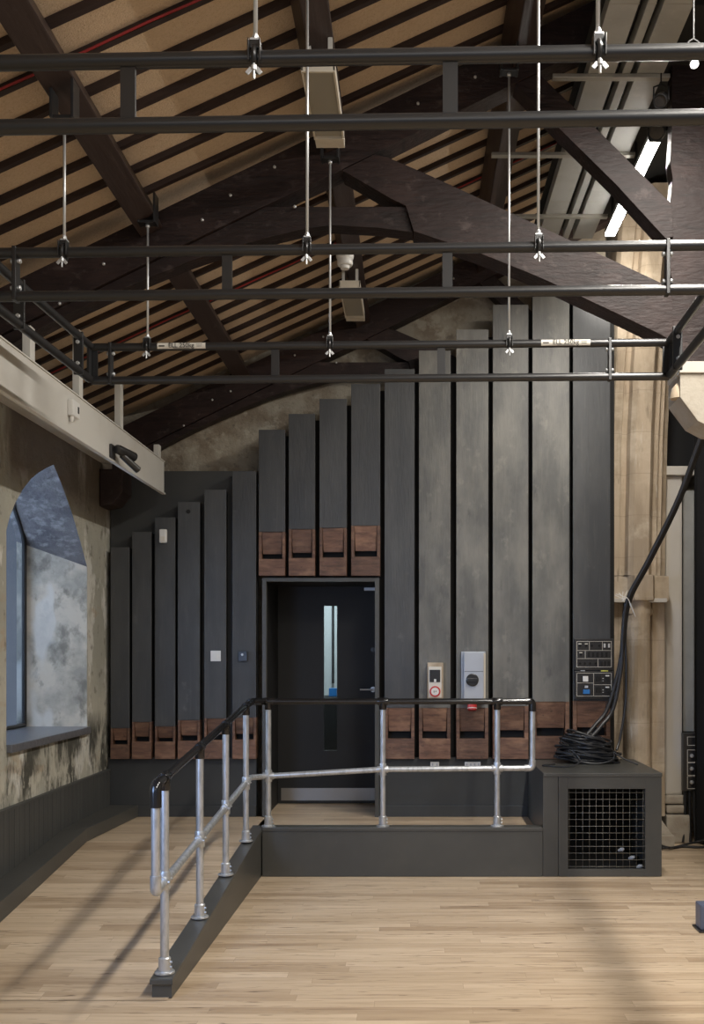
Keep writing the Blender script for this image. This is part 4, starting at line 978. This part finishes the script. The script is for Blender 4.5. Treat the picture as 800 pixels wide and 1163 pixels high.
# coil
t = thing('cable_coil', 'tangled coil of black cable lying on top of the vent enclosure', 'cable coil', (1.43, 8.22, bz))
bm = BM(); random.seed(3)
for k in range(38):
    cx, cy = 1.44+random.uniform(-.03, .03)-.0006*k, 8.36+random.uniform(-.02, .02); rx, ry = random.uniform(.19, .26)-.002*k, random.uniform(.12, .17)
    zz = bz+.012+.0055*k+random.uniform(-.015, .03); ph = random.uniform(0, 6); tx, ty = random.uniform(-.12, .08), random.uniform(-.12, .12)
    pts = []
    for i in range(28):
        a_ = 2*PI*i/28; wob = 1+.06*math.sin(3*a_+ph)+.04*math.sin(5*a_+2*ph)
        px_, py_ = rx*wob*math.cos(a_), ry*wob*math.sin(a_)
        pts.append((cx+px_, cy+py_, max(bz+.009, zz+px_*tx*2+py_*ty*2-.02*(px_/rx))))
    path(bm, pts, .0095, 7, closed=True)
obj('windings', bm, 'cable', t)
bm = BM(); path(bm, cat([(1.25, 8.12, bz+.13), (1.30, 8.03, bz+.09), (1.31, 8.0, bz+.04), (1.22, 7.98, bz+.009), (1.08, 8.02, bz+.009), (1.03, 8.08, bz+.009), (1.14, 8.16, bz+.009)]), .006, 7)
path(bm, cat([(1.60, 8.10, bz+.11), (1.58, 8.02, bz+.06), (1.45, 8.0, bz+.03), (1.32, 8.02, bz+.05), (1.24, 8.1, bz+.12)]), .006, 7)
path(bm, cat([(1.25, 8.2, bz+.16), (1.20, 8.2, bz+.19), (1.19, 8.22, bz+.17), (1.26, 8.22, bz+.15)]), .006, 7)
path(bm, cat([(1.36, 8.2, bz+.17), (1.40, 8.2, bz+.21), (1.36, 8.21, bz+.23), (1.33, 8.22, bz+.18)]), .006, 7)
path(bm, cat([(1.62, 8.2, bz+.10), (1.70, 8.18, bz+.05), (1.80, 8.12, bz+.010)]), .007, 7)
obj('loose_ends', bm, 'cable', t)
# small blue-grey item at right edge
t = thing('floor_box', 'small blue-grey upright enamelled box at the right picture edge on the floor', 'box', (1.80, 6.15, 0))
bm = BM(); box(bm, 1.738, 1.86, 6.13, 6.25, .012, .165, .012); obj('body', bm, 'navy', t)
bm = BM(); box(bm, 1.725, 1.87, 6.11, 6.27, 0.001, .012, .003); obj('base_plate', bm, 'rig', t)

# ------------------------------------------------------------------ light
def area(name, loc, rot, sx, sy, power, col, spread=None):
    l = bpy.data.lights.new(name, 'AREA'); l.shape = 'RECTANGLE'; l.size = sx; l.size_y = sy; l.energy = power; l.color = col
    if spread: l.spread = spread
    o = bpy.data.objects.new(name, l); COL.objects.link(o); o.location = loc; o.rotation_euler = rot; return o
warm = (1.0, .945, .865)
for y, p_ in ((6.05, 0), (4.3, 110), (2.6, 110), (.9, 100)):
    if p_: area('strip_lamp', (1.45, y, 4.76), (0, 0, 0), .07, 1.4, p_, warm)
area('strip_lamp_lit', (1.45, 6.78, 4.758), (0, 0, 0), .06, 1.35, 75, warm)
area('daylight', (-4.6, 7.3, 2.6), (0, math.radians(-97), 0), 2.6, 2.6, 170, (.58, .73, 1.0))
bf = area('blue_fill', (-2.58, 3.6, 1.7), (0, 0, 0), 1.5, 1.5, 24, (.36, .56, 1.0), math.radians(80))  # added blue fill towards the platform; the wall has no window here
bf.rotation_euler = (Vector((.7, 8.2, .5))-Vector((-2.58, 3.6, 1.7))).to_track_quat('-Z', 'Y').to_euler()
pf = area('pier_fill', (1.72, 8.25, 4.75), (0, 0, 0), .4, .1, 9, warm)  # added unseen light to brighten the upper stone; no fitting hangs here
pf.rotation_euler = Vector((.35, .9, .35)).to_track_quat('-Z', 'Y').to_euler()
area('corridor_lamp', (-.7, 10.2, 2.95), (0, 0, 0), .6, .6, 40, (.85, .95, 1.0))
area('hall_lamps', (-.2, -2.2, 4.0), (math.radians(68), 0, 0), 4.0, 2.0, 42, (1.0, .97, .92))
w = bpy.data.worlds.new('world'); scene.world = w; w.use_nodes = True
bg = w.node_tree.nodes['Background']; bg.inputs[0].default_value = (.62, .74, 1.0, 1); bg.inputs[1].default_value = .26

# ------------------------------------------------------------------ camera
cam = bpy.data.cameras.new('camera'); co = bpy.data.objects.new('camera', cam); COL.objects.link(co)
co.location = (0, 0, CZ); co.rotation_euler = (math.radians(90), 0, 0)
cam.sensor_fit = 'HORIZONTAL'; cam.sensor_width = 36; cam.lens = F/800*36
cam.shift_x = (400-PPX)/800; cam.shift_y = (PPV-581.5)/800
cam.clip_start = .05
scene.camera = co
scene.view_settings.view_transform = 'Standard'; scene.view_settings.look = 'None'
scene.view_settings.gamma = 1; scene.view_settings.use_curve_mapping = False
scene.view_settings.exposure = 0.0
